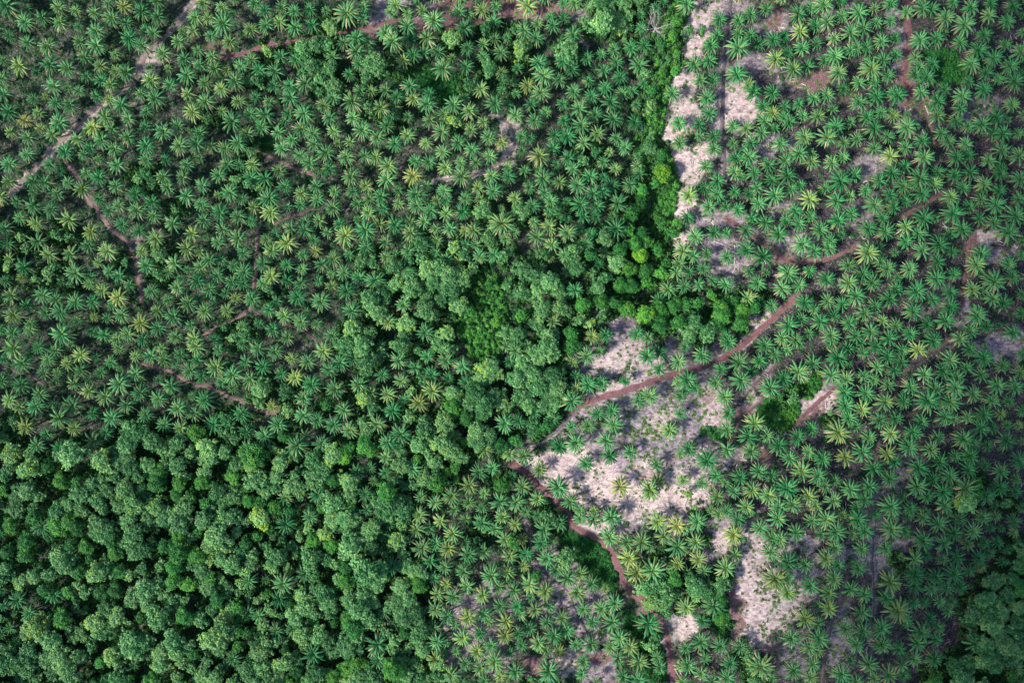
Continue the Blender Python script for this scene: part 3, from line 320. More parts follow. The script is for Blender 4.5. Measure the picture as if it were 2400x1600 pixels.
T 10 9 10;6 14 6;33 7 9;52 5 9;63 6 6;84 5 9y;72 8 5;44 22 11;38 30 8;52 30 7;62 18 6;20 22 6y;10 35 9d;25 38 8d;36 43 6y;47 43 7;59 47 8y;66 35 7;78 39 6;74 46 7;70 52 6y;98 40 9;94 48 7;88 30 5;84 29 4;94 21 4y;103 25 5;110 30 5;116 38 5;82 17 3;90 14 5d;80 22 5d;70 25 6d;119 21 5;127 14 5y;135 6 3y;143 19 7y;150 6 8;153 15 6y;130 43 9y;108 50 5;105 52 3y;134 57 6;144 43 6;135 35 5;125 33 5;152 45 6;155 60 7;122 74 7;142 73 9;147 82 8;135 70 6;130 66 4;125 87 9;115 95 8y;133 90 6;138 94 4y;149 92 6;18 48 6;28 50 7;30 58 7;35 68 8;40 60 6d;49 61 5y;55 68 5y;52 74 5y;66 64 5y;72 77 5y;82 79 5y;64 73 5;45 80 7d;13 80 5;4 78 6;5 88 5;2 98 5;14 94 8d;28 98 7;38 90 6;33 100 6y;54 92 7y;56 84 5;90 88 5y;95 92 4y;102 94 4y;85 103 6y;49 106 10y;40 114 10y;45 124 7y;60 108 7d;70 110 6d;78 120 6y;90 117 6;98 119 6;105 116 4;122 112 8y;123 120 5;138 112 8;145 120 7;136 103 5d;82 130 8;88 126 6y;36 133 6y;22 142 5y;8 128 8;5 115 9;16 120 7;12 137 6;5 152 6y;32 145 6;28 153 7;42 152 8;45 142 4y;63 142 4;72 146 8;82 143 8;78 152 7y;90 150 6;105 137 8;97 140 6;114 130 5y;118 137 6;115 147 6d;100 152 7;134 145 8;128 154 7;150 148 7dy;140 155 6;110 155 6d;148 132 5;152 125 6;153 113 4;5 62 8d;18 65 7d;6 48 8d;65 95 6d;62 85 6d;88 74 5d;110 83 5d;148 30 7d;130 25 7d;60 155 6;150 100 5d;62 122 6d;22 128 6d;105 125 5d;10 22 7d;25 15 6d
#800,1200
P 73 3 8.5;92 8 8;114 6 7y;130 9 9;149 4 8y;69 16 9y;80 15 7.5;102 18 9y;141 15 8;151 25 8y;114 26 7;87 28 8.5;73 33 9.5;100 34 9y;119 38 9y;132 36 8.5y;91 40 6;155 39 8y;81 45 8.5;95 51 8;114 55 8;154 54 8;136 59 10y;86 60 8;97 65 7;116 67 9y;131 75 8.5y;145 69 7.5;156 73 8y;88 75 8;103 76 9y;88 88 9;147 86 8;132 92 8;97 97 9;117 98 9y;151 99 8.5y;84 104 8;136 100 7;104 103 6;112 114 9y;128 112 8;150 114 8.5y;89 118 9y;137 121 8;124 128 8.5y;86 133 9;106 128 6;142 136 10y;114 139 8;129 143 8y;102 149 9y;147 150 7;91 155 7y;110 155 7;132 155 7;33 122 11;33 136 9;39 93 8;40 34 7;46 48 9;48 62 6;43 78 6;37 20 8;45 10 7;33 7 6;35 151 6;78 155 6y;155 128 7;156 144 6;22 0 6;104 1 6;96 118 6;154 63 5
T 5 5 9;12 8 8;25 17 8y;30 12 8;42 4 7;56 10 6y;49 20 6y;52 25 8;58 35 6;10 28 11y;5 35 8;28 30 8;18 42 7;25 52 14y;35 55 9y;33 65 8;5 50 7d;5 62 8d;8 78 8;22 72 8;28 80 8;18 88 10y;25 98 9;33 100 6;55 68 8y;60 64 6y;52 82 9;62 80 8;45 85 6;56 92 8y;63 98 8y;72 100 6y;70 92 7;62 88 7;60 48 8;68 52 7;74 55 7;72 66 7dy;73 70 7d;65 118 4y;72 110 9y;75 114 6y;77 90 4;42 108 6y;50 103 5;48 123 6y;50 115 6;74 125 7y;62 125 5y;60 133 3y;65 137 7;73 142 5y;85 140 5;92 138 6y;12 105 9d;8 95 8d;5 120 8;8 128 7y;12 112 7;18 125 6y;15 138 8d;48 142 10d;55 137 7;50 150 7;25 148 9;15 150 8;5 155 6;62 148 7;72 152 6y;80 150 5y;90 149 5y;55 128 5;25 140 6d;95 128 4;60 108 6d;52 95 6;10 18 7;2 15 6;45 25 5;40 60 5d;62 25 4y;125 25 4;28 155 7;67 78 6;132 14 4d;5 142 8d
#1200,1200
P 13 3 7;24 1 7y;45 10 8.5;5 11 7.5y;30 16 9.5;63 5 7.5;75 6 8.5y;92 6 9.5;134 7 9.5y;151 13 9y;90 23 9y;104 27 8.5y;118 26 9.5y;140 22 8.5y;152 33 10y;12 23 6.5y;24 28 8.5;35 27 7;128 33 6;13 38 8.5;2 38 7y;30 42 8.5;12 49 7y;107 42 9.5y;113 54 10y;130 51 11;152 48 8;37 54 8;51 59 9.5;64 55 8;72 65 8.5;17 65 9.5y;31 72 9;3 72 9;60 75 9y;17 77 6;88 69 5.5y;93 82 9;67 89 8;83 89 8.5;20 89 8;35 87 7;5 85 8;8 93 8;46 96 8.5;32 100 8;74 100 8;92 100 10;125 103 11.5;17 106 8;6 110 8;38 113 9;52 109 8.5;100 114 9;25 119 8.5;10 121 7;44 127 7.5y;31 127 7;72 121 9y;59 122 7;82 111 6;90 124 8;109 124 8.5;97 134 8.5;116 138 9.5;65 136 8;34 144 11;3 145 9;65 149 7;102 152 8.5;118 153 9;134 133 7;135 142 8;155 125 6y;154 141 7y;150 155 7y;155 87 6y;78 154 5;2 127 5
T 33 2 6y;39 8 5y;49 41 9y;45 42 6;125 67 9y;135 66 9y;142 75 9y;130 80 9y;138 84 7y;121 72 6y;147 60 7d;142 92 5;137 44 5;121 13 3y;3 27 6d;22 55 5d;145 52 5;128 122 6;130 113 5;20 155 5
#1600,1200
P 15 8 9.5;32 2 7;50 6 8.5;46 20 10y;13 27 9;14 42 8.5y;48 40 8.5y;88 6 9;71 14 8.5;81 23 9;90 24 8.5;106 18 8.5;118 7 8.5;132 6 9.5;141 18 10;127 21 7;155 20 7;80 36 9.5;98 46 10;130 42 9;140 32 8;143 48 7.5;112 49 8;38 50 9.5y;20 54 8;4 55 7;82 61 10.5y;97 61 8.5;96 73 9;117 69 9;138 62 9;135 75 8.5;154 70 8.5;31 86 10.5;5 86 9y;20 100 8;112 99 9.5y;124 101 8.5;124 85 7;139 91 9;149 108 9;133 116 9.5;101 116 9;117 123 9;127 128 8;18 119 10;35 124 8.5;52 124 8.5;4 125 7;21 133 7;4 139 9;43 138 8.5;73 142 11;42 151 9;17 147 7.5;100 147 9.5;120 140 8;146 149 9.5;119 152 8;83 152 6;1 15 7;2 34 6;155 5 8;26 155 8;10 156 5;154 135 7;155 118 6;147 1 7;63 1 5;156 47 5
T 14 67 9;22 72 8;35 65 8;30 70 7;40 64 5;8 62 7;60 132 5;64 142 5;26 26 2y;54 23 4y;66 153 6;12 78 6;58 126 4;35 78 6d;35 95 8d
#2000,1200
P 4 7 9;21 3 7;35 2 7y;50 3 7y;63 5 8.5;78 10 9.5;86 1 6;99 6 8;118 4 8.5;131 3 7;147 8 8;15 17 9;36 15 10;49 18 7.5;93 18 9;110 16 9;125 14 6;63 27 10y;83 30 9;104 29 8;120 27 7;132 28 7;152 27 5;8 34 8;30 33 8;55 43 9.5y;67 40 7;95 42 9;81 43 7;115 41 8.5;125 38 7;5 51 8.5;58 56 10;76 59 9;92 56 9.5;106 53 8;118 50 7;35 63 11y;57 68 9;72 70 8;84 69 8;99 68 8;3 70 8.5;13 76 8;30 80 8.5;54 84 8;65 83 7;78 82 7;91 81 7;41 92 11y;11 91 9.5;70 96 7;87 90 7;27 105 10;48 100 8;8 109 9;62 109 9.5;78 106 7.5;110 101 8;28 121 9.5;58 120 9;76 118 7.5;4 123 8.5;43 125 8;111 121 9.5;73 134 9;13 138 9.5;56 134 8;44 139 8;32 148 9.5;3 154 8;18 152 7;75 150 7;46 150 7;149 143 9;154 153 6;2 137 6;135 45 6;128 69 6;148 18 6;108 68 4;136 15 5
T 43 41 4y;32 45 3y;127 63 8;133 60 6;139 75 7;145 60 7;148 48 7;153 35 7;142 33 5;118 79 9;107 92 8;120 90 9;130 88 9;136 93 7;125 103 9;147 99 7;152 70 8d;148 85 7;110 113 6;118 118 8;130 112 8;140 122 9;133 120 8;150 115 9;122 130 9;135 133 8;127 141 7;115 135 7;145 130 8;100 133 6;92 138 7;103 140 7;95 150 8;104 152 6;118 155 6;150 125 8;152 108 6;110 82 5;142 148 6d;90 146 6;150 57 6;155 90 7d;142 105 6;155 48 6d;72 153 7d
"""
palms, trees = [], []
for ln in DATA.split('\n'):
    if not ln: continue
    if ln[0] == '#': ox, oy = [int(v) for v in ln[1:].split(',')]
    elif len(ln) > 2:
        for it in ln[2:].split(';'):
            w = it.split(); f = ''.join(c for c in w[2] if c.isalpha()); r_ = float(w[2].rstrip('yd'))
            (palms if ln[0] == 'P' else trees).append([ox + float(w[0]) * 2.551, oy + float(w[1]) * 2.551, r_ * 2.551, f])
def dedupe(L, dmin):
    out = []
    for p in sorted(L, key=lambda q: -q[2]):
        if all((p[0] - q[0]) ** 2 + (p[1] - q[1]) ** 2 > dmin * dmin for q in out): out.append(p)
    return out
palms = dedupe(palms, 15); trees = dedupe(trees, 15)
for t_ in trees:      # the vivid green thicket in the middle
    if ((t_[0] - 1130) / 55) ** 2 + ((t_[1] - 740) / 110) ** 2 < 1: t_[3] = 'dv'; t_[2] = min(t_[2], 12)
    if 1525 < t_[0] < 1610 and t_[1] < 640 and 'y' not in t_[3]: t_[3] = 'dv'; t_[2] = min(t_[2], 13)
trees = [t_ for t_ in trees if not (t_[3] == 'dv' and int(t_[0] * 7 + t_[1]) % 2)]
for t_ in trees:
    if 'y' in t_[3] and int(t_[0] * 3 + t_[1]) % 3 == 0: t_[3] = t_[3].replace('y', '')

# the plantation and the wood carry on past the frame: rows on a jittered grid
ex = random.Random(3); MARG = 420
gp = []
yy = -MARG; row = 0
while yy < 1600 + MARG:
    xx = -MARG + (21 if row % 2 else 0)
    while xx < 2400 + MARG:
        q_ = (xx + ex.uniform(-8, 8), yy + ex.uniform(-8, 8)); xx += 42
        if -8 < q_[0] < 2408 and -8 < q_[1] < 1608: continue
        if any(abs(p[0] - q_[0]) < 34 and abs(p[1] - q_[1]) < 34 for p in palms if min(p[0], 2400 - p[0], p[1], 1600 - p[1]) < 32): continue
        if any(abs(p[0] - q_[0]) < 24 and abs(p[1] - q_[1]) < 24 for p in trees if min(p[0], 2400 - p[0], p[1], 1600 - p[1]) < 26): continue
        wood_ = (q_[0] < 950 and q_[1] > 1020) or (1540 < q_[0] < 1620 and q_[1] < 0) or (q_[0] > 2260 and q_[1] > 1380)
        gp.append([q_[0], q_[1], ex.uniform(15, 24) if wood_ else ex.uniform(18, 24), ('d' if ex.random() < .4 else '') if wood_ else ('y' if ex.random() < .08 else ''), wood_])
    yy += 37; row += 1
palms += [p[:4] for p in gp if not p[4]]; trees += [p[:4] for p in gp if p[4]]
# ------------------------------------------------------------------ tracks, stream, bare patches (photo pixels)
TRACKS = [   # name, label, half width px, colour key, points
 ("dirt_track", "pale earth track running diagonally across the upper left palms", 7, 0, [(470,-20),(428,45),(385,85),(345,125),(322,175),(300,200),(235,245),(192,285),(150,325),(112,360),(80,395),(50,425),(20,460)]),
 ("dirt_track", "short red earth track curving below the bare red ground at top", 6.5, 1, [(520,133),(560,130),(600,116),(640,103),(700,97),(745,90),(800,77),(870,62),(935,48)]),
 ("footpath", "winding footpath down through the left palms, with a fork to the right", 7, 4, [(150,378),(178,410),(204,461),(225,492),(252,527),(280,553),(302,570),(315,610),(327,655),(330,705)]),
 ("footpath", "short footpath branching right from the winding path in the left palms", 4.5, 2, [(290,563),(345,566),(400,548)]),
 ("footpath", "reddish footpath fragment between palms left of the central wood", 4, 2, [(640,528),(685,507),(740,490)]),
 ("footpath", "short straight footpath between palms left of centre", 5.5, 4, [(603,535),(601,590),(597,650),(588,720),(560,742),(520,762),(478,785)]),
 ("footpath", "narrow footpath going down right between palms left of centre", 3.5, 2, [(588,722),(625,745),(680,762),(722,782),(748,806)]),
 ("footpath", "reddish footpath ending in a red bare spot in the lower left palms", 5.5, 4, [(330,852),(395,868),(440,893),(500,910),(560,938),(600,960),(640,972)]),
 ("footpath", "faint footpath under the palms near the left edge", 3, 2, [(0,860),(70,880),(110,903),(180,920),(230,945)]),
 ("footpath", "pale looping footpath around a knoll of yellowish palms", 5, 0, [(1150,272),(1172,278),(1190,290),(1202,308),(1206,330),(1202,350),(1188,370),(1165,385),(1140,396),(1100,410),(1060,418),(1020,424)]),
 ("footpath", "faint purplish footpath curving up left of the knoll of yellowish palms", 3.5, 2, [(935,415),(945,380),(965,352),(985,325),(1005,305)]),
 ("footpath", "short reddish footpath beside a small grassy gap in the upper left palms", 5.5, 4, [(580,347),(622,363),(665,385),(735,412)]),
 ("footpath", "faint footpath right of the knoll of yellowish palms", 3, 2, [(1215,385),(1250,355),(1272,318),(1300,280),(1298,240),(1288,222)]),
 ("wheel_track", "straight grey-brown track with two dark ruts beside the ravine shrubs", 7, 3, [(1716,-20),(1708,50),(1702,110),(1696,180),(1694,280),(1697,345),(1700,420)]),
 ("dirt_track", "straight red track coming down from the top right edge", 9, 1, [(2124,-20),(2128,50),(2131,95),(2124,140),(2117,190),(2137,215),(2118,250)]),
 ("dirt_track", "short reddish track fragment showing between palms at the upper right", 4.5, 1, [(2172,262),(2184,300),(2190,338)]),
 ("dirt_track", "reddish track fragment slanting under palms right of the middle", 5, 1, [(2205,448),(2165,482),(2112,512)]),
 ("dirt_track", "curved reddish track sweeping under palms right of the lavender patch", 5.5, 1, [(2010,572),(1965,598),(1920,614),(1870,616),(1830,606),(1795,582),(1765,555),(1730,528),(1695,512)]),
 ("dirt_track", "red track with pale end near the right edge", 6, 1, [(2274,555),(2268,600),(2262,650),(2256,695),(2240,745)]),
 ("dirt_track", "faint reddish track slanting down under the right hand palms", 5, 2, [(2230,790),(2190,818),(2140,845),(2110,890),(2090,960),(2060,1040),(2045,1120)]),
 ("dirt_track", "main red track climbing right from the big bare clearing", 8.5, 1, [(1868,690),(1835,725),(1790,765),(1745,803),(1692,840),(1640,862),(1585,874),(1530,893),(1470,915),(1415,930),(1370,945),(1335,968)]),
 ("dirt_track", "reddish track right of the bright creeper mat", 5.5, 1, [(1965,900),(1935,928),(1900,958),(1868,985),(1835,1008)]),
 ("dirt_track", "faint purplish track left of the bright creeper mat", 5, 2, [(1825,850),(1795,880),(1765,905),(1788,935),(1755,965),(1732,992),(1720,1030)]),
 ("dirt_track", "red-brown track along the lower left side of the big clearing down to the bottom edge", 9, 1, [(1195,1080),(1238,1108),(1265,1138),(1295,1165),(1325,1198),(1345,1232),(1385,1256),(1420,1280),(1445,1315),(1457,1355),(1482,1388),(1515,1410),(1543,1445),(1560,1480),(1572,1530),(1580,1625)]),
 ("footpath", "greyish path along the upper left edge of the big clearing", 5, 3, [(1205,1045),(1245,1040),(1290,1020),(1330,985),(1355,955)]),
 ("footpath", "purplish footpath running down through the lower middle palms", 4.5, 3, [(1232,1222),(1250,1270),(1262,1325),(1290,1352),(1330,1385),(1350,1430),(1375,1480)]),
 ("footpath", "straight grey footpath running down the lower right palms", 4.5, 3, [(2052,1225),(2045,1290),(2046,1350),(2048,1420),(2040,1500)]),
 ("footpath", "dark reddish footpath under the lower right palms", 5, 2, [(1985,1340),(1968,1410),(1945,1480),(1930,1570),(1925,1620)]),
]
STREAM = [("stream", 3.2, [(1575,60),(1562,110),(1550,160),(1538,200),(1512,240),(1503,280),(1506,315),(1520,345),(1530,380),(1527,400),(1520,430),(1524,470),(1521,520),(1526,560),(1535,610),(1532,650),(1524,672),(1500,695),(1470,712),(1400,727),(1370,735)]),
          ("stream", 2.6, [(1212,718),(1198,735),(1185,765),(1180,830),(1174,870),(1172,920),(1165,980)])]
# cx, cy, rx, ry, angle, strength, colour (0 pale straw, 1 red earth, 2 mauve grey)
BARE = [(1450,1050,190,60,-30,.5,2),(1560,1000,150,70,-30,.5,2),(1520,1120,170,60,-10,.55,2),(1480,930,110,40,-20,.5,2),(1640,40,34,48,10,1,0),(1700,12,60,30,0,.8,2),(1625,100,24,32,0,1,0),(1612,190,26,40,0,.75,0),(1612,268,34,36,0,1,0),(1580,310,26,30,0,.8,0),(1628,375,44,34,0,1,0),(1610,405,26,24,0,.8,0),
 (1600,480,20,40,0,.9,0),(1605,545,34,24,-30,.8,0),(1650,515,50,22,0,.65,2),(1726,238,36,52,0,1,0),(1690,240,20,80,0,.65,2),(1690,590,60,44,20,.9,2),(1700,630,35,40,0,.65,2),(1740,520,50,14,20,.6,2),(1770,155,46,20,0,.65,2),
 (1825,25,22,42,-10,.8,1),(1805,60,50,26,0,.7,2),(1905,190,48,22,-12,.9,1),(1930,170,30,12,30,.6,1),(1850,200,20,20,0,.5,2),(1990,230,26,20,0,.4,1),(2100,60,20,60,0,.5,2),(2110,150,20,50,0,.5,2),(2120,210,26,50,0,.55,1),(2170,250,28,30,0,.5,1),
 (1110,18,110,24,-5,1,1),(1075,45,44,26,0,.95,1),(1010,30,50,26,0,.75,2),(1235,22,56,30,0,1,1),(1300,18,36,20,0,.7,1),(890,30,30,40,0,.75,2),(868,70,26,20,0,.8,1),(990,60,30,14,0,.8,1),(1350,42,22,20,0,.45,2),(940,10,40,16,0,.8,2),
 (1190,300,22,30,20,.85,0),(1195,350,18,30,0,.6,0),(1490,50,30,1,0,.1,2),
 (1455,760,36,26,0,1,2),(1465,800,30,30,0,.8,2),(1450,835,56,26,-15,1,0),(1500,850,40,30,0,.75,0),(1520,885,50,22,-18,.9,0),(1430,918,50,16,-18,.9,0),(1600,830,60,26,0,.45,2),(1380,870,50,40,0,.45,2),(1655,830,60,20,-25,.65,2),(1710,770,60,22,-38,.5,1),
 (1785,748,30,20,-35,1,0),(1745,800,40,12,-38,.6,0),(1570,930,40,40,0,.65,2),(1660,900,40,44,0,.7,2),(1670,950,22,60,-15,.9,0),(1665,925,20,20,0,.5,1),(1500,960,70,28,-20,.42,2),(1560,985,60,18,-22,.55,0),(1380,985,60,30,-25,.6,2),(1400,1020,60,30,0,.6,2),(1470,1030,40,18,-20,.4,1),
 (1290,1080,50,36,-20,.95,0),(1240,1065,40,22,20,.75,0),(1315,1105,40,40,-35,1,0),(1340,1070,36,36,0,.7,0),(1370,1100,60,40,0,.8,2),(1400,1130,54,44,-20,1,0),(1395,1170,40,26,0,1,0),(1340,1150,40,30,40,.7,2),(1480,1080,70,30,-30,.7,2),(1500,1130,60,30,-30,.75,0),(1560,1090,70,20,-35,.4,1),(1550,1160,70,34,-20,.9,0),
 (1620,1140,60,30,-15,1,0),(1625,1165,50,26,-15,1,0),(1590,1190,60,22,-20,.9,0),(1500,1190,60,30,0,.6,2),(1420,1215,60,20,30,.8,0),(1560,1225,60,22,-20,.75,2),(1600,1050,60,40,-30,.5,2),(1700,1080,60,30,-30,.42,2),
 (1690,1240,44,44,0,.75,2),(1690,1268,24,24,0,1,0),(1660,1300,40,20,-10,.6,2),(1745,1255,60,30,-8,.6,2),(1790,1290,60,30,0,.75,0),(1750,1330,22,60,-4,1,0),(1780,1400,46,50,0,1,0),(1775,1460,34,54,-6,1,0),(1835,1400,46,60,0,.62,0),(1855,1420,22,40,0,.8,0),(1885,1395,32,20,10,.7,0),
 (1722,1430,14,72,0,1,1),(1725,1460,14,40,0,1,0),(1808,1520,24,20,0,.6,1),(1605,1465,24,40,0,1,0),(1580,1450,30,30,0,.6,2),(1890,1270,30,16,-8,.75,0),(1960,1300,60,16,-10,.45,2),(1900,1330,60,30,0,.4,2),
 (1915,955,40,26,-35,1,0),(1890,985,46,16,-38,.8,1),(1880,940,24,12,-30,.9,2),(1940,940,36,36,0,.6,2),(1770,940,50,14,-38,.6,0),(1735,975,36,14,-38,.7,1),(1800,1075,18,24,0,.8,1),(1740,1085,24,14,-10,.6,1),(1790,880,50,20,-38,.6,2),
 (2303,560,18,24,-30,1,0),(2318,575,16,16,0,1,0),(2330,600,40,22,0,.75,2),(2275,580,20,40,0,.6,1),(2250,730,30,40,20,.55,2),(2340,812,54,26,0,.8,2),(2360,790,40,16,0,.6,2),(2040,392,34,34,0,.65,2),(1785,355,26,34,0,.6,2),(1850,340,30,20,0,.4,2),(1840,490,40,20,0,.45,2),
 (1860,560,50,30,10,.55,2),(1830,600,50,16,20,.7,1),(1930,20,60,18,0,.3,2),(2340,255,30,20,0,.35,2),(2280,265,50,30,-40,.3,2),(2115,275,40,30,0,.4,2),
 (1320,1350,80,55,20,.85,2),(1340,1420,70,60,30,.85,2),(1290,1400,60,45,0,.75,2),(1380,1480,50,40,0,.7,2),(1085,1415,40,22,-20,.7,2),(1080,1518,34,12,-15,.9,0),(1060,1545,22,20,0,.9,2),(1100,1480,70,50,0,.65,2),(1290,1350,40,30,0,.6,2),(1250,1570,56,26,-15,.8,1),(1330,1560,46,30,0,.85,0),(1405,1560,50,44,0,.75,2),(1390,1535,36,14,-10,.8,1),
 (1530,1240,60,20,0,.5,2),(1400,1240,36,26,30,.9,0),(1150,1520,60,60,0,.6,2),(1180,1400,50,40,0,.5,2),(2110,1270,36,24,0,.65,2),(2050,1310,34,44,0,.55,2),(2130,1275,16,16,0,.5,1),(1870,1530,36,60,0,.35,2),(1970,1500,30,80,10,.5,2),(1500,1400,30,30,30,.7,1),(1560,1490,20,50,-10,.6,2),
 (345,140,30,28,-40,.5,0),(370,100,20,20,0,.4,0),(205,270,26,20,0,.3,0),(290,120,60,20,15,.35,1),(310,265,40,40,0,.22,0),(470,100,60,26,20,.35,1),(500,120,40,16,20,.5,1),(1355,90,20,20,0,.35,2),(625,967,18,10,0,1,1),(210,1072,10,5,0,.9,2),(330,600,20,50,10,.25,0),
 (2060,1200,60,60,0,.25,2),(2130,430,30,14,-10,.5,1),(2200,700,60,40,0,.2,2),(2030,500,70,30,-30,.35,2),(2230,820,30,16,-30,.5,1),(2120,1110,30,60,20,.3,2)]
# ------------------------------------------------------------------ ground: one sheet to the horizon
def vnoise(x, y, s, seed=0):
    """cheap value noise, numpy"""
    rg = np.random.RandomState(seed); G = rg.rand(256, 256)
    u = x / s + 1000.3; v = y / s + 1000.7; iu = np.floor(u).astype(int); iv = np.floor(v).astype(int)
    fu = u - iu; fv = v - iv; fu = fu * fu * (3 - 2 * fu); fv = fv * fv * (3 - 2 * fv)
    g = lambda a, b: G[a % 256, b % 256]
    return (g(iu, iv) * (1 - fu) + g(iu + 1, iv) * fu) * (1 - fv) + (g(iu, iv + 1) * (1 - fu) + g(iu + 1, iv + 1) * fu) * fv
def seg_dist(px, py, pts):
    d = np.full(px.shape, 1e9)
    for (x0, y0), (x1, y1) in zip(pts[:-1], pts[1:]):
        dx, dy = x1 - x0, y1 - y0; t = np.clip(((px - x0) * dx + (py - y0) * dy) / (dx * dx + dy * dy + 1e-9), 0, 1)
        d = np.minimum(d, np.hypot(px - x0 - t * dx, py - y0 - t * dy))
    return d
def masks(px, py):
    """bare soil amount and its colour weights at photo pixels"""
    w1 = (vnoise(px, py, 60, 5) - .5) * 20 + (vnoise(px, py, 26, 1) - .5) * 36 + (vnoise(px, py, 9, 2) - .5) * 12; w2 = (vnoise(px, py, 60, 6) - .5) * 20 + (vnoise(px, py, 26, 3) - .5) * 36 + (vnoise(px, py, 9, 4) - .5) * 12
    qx, qy = px + w1, py + w2
    cs = [np.zeros(px.shape) for _ in range(3)]
    for cx, cy, rx, ry, an, st, ck in BARE:
        near = (np.abs(px - cx) < max(rx, ry) * 1.7 + 25) & (np.abs(py - cy) < max(rx, ry) * 1.7 + 25)
        if not near.any(): continue
        c, s_ = math.cos(math.radians(an)), math.sin(math.radians(an))
        X = (qx - cx) * c + (qy - cy) * s_; Y = -(qx - cx) * s_ + (qy - cy) * c
        k = st * smooth((1.35 - np.hypot(X / rx, Y / ry)) / .6)
        cs[ck] = np.maximum(cs[ck], np.where(near, k, 0))
    for nm, lb, hw, ck, pts in TRACKS:
        x0 = min(p[0] for p in pts) - 40; x1 = max(p[0] for p in pts) + 40; y0 = min(p[1] for p in pts) - 40; y1 = max(p[1] for p in pts) + 40
        near = (px > x0) & (px < x1) & (py > y0) & (py < y1)
        if near.any():
            d = np.full(px.shape, 1e9); d[near] = seg_dist(qx[near] * .2 + px[near] * .8, qy[near] * .2 + py[near] * .8, pts)
            k = {0: .8, 1: .8, 2: .5, 3: .7, 4: .7}[ck] * smooth((hw * 1.5 - d) / hw)
            cs[{0: 0, 1: 1, 2: 1, 3: 2, 4: 1}[ck]] = np.maximum(cs[{0: 0, 1: 1, 2: 1, 3: 2, 4: 1}[ck]], k)
    tot = np.maximum(np.maximum(cs[0], cs[1]), cs[2])
    return cs, tot
def w2p(x, y, z):
    k = H / (H - z); return 1200 + x * k / S, 800 - y * k / S
gx = np.concatenate([np.linspace(-3500, -320, 9)[:-1], np.arange(-320, 320.1, 1.25), np.linspace(320, 3500, 9)[1:]])
gy = np.concatenate([np.linspace(-3500, -230, 9)[:-1], np.arange(-230, 230.1, 1.25), np.linspace(230, 3500, 9)[1:]])
GX, GY = np.meshgrid(gx, gy); GZ = hz(GX, GY) + (vnoise(GX, GY, 2.2, 9) - .5) * .35
PX, PY = w2p(GX, GY, GZ)
cs, tot = masks(PX, PY)
nx, ny = len(gx), len(gy)
me = bpy.data.meshes.new("ground")
me.vertices.add(nx * ny); me.vertices.foreach_set("co", np.stack([GX, GY, GZ], -1).ravel())
ii = np.arange(nx * ny).reshape(ny, nx)
q = np.stack([ii[:-1, :-1], ii[:-1, 1:], ii[1:, 1:], ii[1:, :-1]], -1).reshape(-1, 4)
me.loops.add(q.size); me.loops.foreach_set("vertex_index", q.ravel())
me.polygons.add(len(q)); me.polygons.foreach_set("loop_start", np.arange(0, q.size, 4)); me.update(calc_edges=True)
me.polygons.foreach_set("use_smooth", [True] * len(q))
for nm, arr in (("straw", cs[0]), ("red", cs[1]), ("mauve", cs[2]), ("litter", smooth((PX - 1500) / 250)), ("amount", tot)):
    at = me.attributes.new(nm, 'FLOAT', 'POINT'); at.data.foreach_set("value", arr.ravel().astype(np.float32))
m, n, l, b = newmat("ground_soil")
tc = n.new("ShaderNodeNewGeometry")
def noi(scale, det=5, rough=.6, vec=None):
    t = n.new("ShaderNodeTexNoise"); t.inputs["Scale"].default_value = scale; t.inputs["Detail"].default_value = det; t.inputs["Roughness"].default_value = rough
    l.new(vec or tc.outputs["Position"], t.inputs[0]); return t.outputs[0]
def attr(nm):
    t = n.new("ShaderNodeAttribute"); t.attribute_name = nm; return t.outputs["Fac"]
def mixc(f, a_, b_):
    t = n.new("ShaderNodeMix"); t.data_type = 'RGBA'; l.new(f, t.inputs[0]); l.new(a_, t.inputs[6]); l.new(b_, t.inputs[7]); return t.outputs[2]
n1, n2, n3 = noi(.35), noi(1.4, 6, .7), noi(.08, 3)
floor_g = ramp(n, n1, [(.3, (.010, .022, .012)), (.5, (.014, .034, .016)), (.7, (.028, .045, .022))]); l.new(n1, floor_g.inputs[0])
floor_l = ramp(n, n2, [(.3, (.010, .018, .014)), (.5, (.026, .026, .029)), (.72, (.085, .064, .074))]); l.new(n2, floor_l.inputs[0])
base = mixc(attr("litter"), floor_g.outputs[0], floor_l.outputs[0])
mp = n.new("ShaderNodeMapping"); mp.inputs["Rotation"].default_value = (0, 0, .6); mp.inputs["Scale"].default_value = (1, 1.7, 1); l.new(tc.outputs["Position"], mp.inputs[0])
n4 = noi(.42, 9, .78, mp.outputs[0])
straw = ramp(n, n4, [(.26, (.085, .085, .075)), (.43, (.31, .225, .23)), (.60, (.64, .51, .50))]); l.new(n4, straw.inputs[0])
red = ramp(n, n2, [(.3, (.08, .05, .06)), (.48, (.19, .095, .11)), (.66, (.33, .19, .205))]); l.new(n2, red.inputs[0])
mau = ramp(n, n4, [(.30, (.030, .050, .035)), (.45, (.165, .125, .155)), (.62, (.46, .36, .42))]); l.new(n4, mau.inputs[0])
def brk(nm, noise, k=1.6, sharp=2.5):
    s = math_node(n, l, 'MULTIPLY_ADD', attr(nm), 1.9); s.node.inputs[2].default_value = -1.05
    s2 = math_node(n, l, 'MULTIPLY_ADD', noise, k * 1.3); l.new(s, s2.node.inputs[2])
    s3 = math_node(n, l, 'MULTIPLY', s2, sharp * .5); s3.node.use_clamp = True
    return s3
n6 = noi(3.1, 6, .8)
c = mixc(brk("mauve", n6), base, mau.outputs[0])
c = mixc(brk("straw", n2), c, straw.outputs[0])
c = mixc(brk("red", n2, .9), c, red.outputs[0])
n5 = noi(.55, 8, .8); edge = math_node(n, l, 'SUBTRACT', n5, math_node(n, l, 'MULTIPLY', attr("amount"), .10))
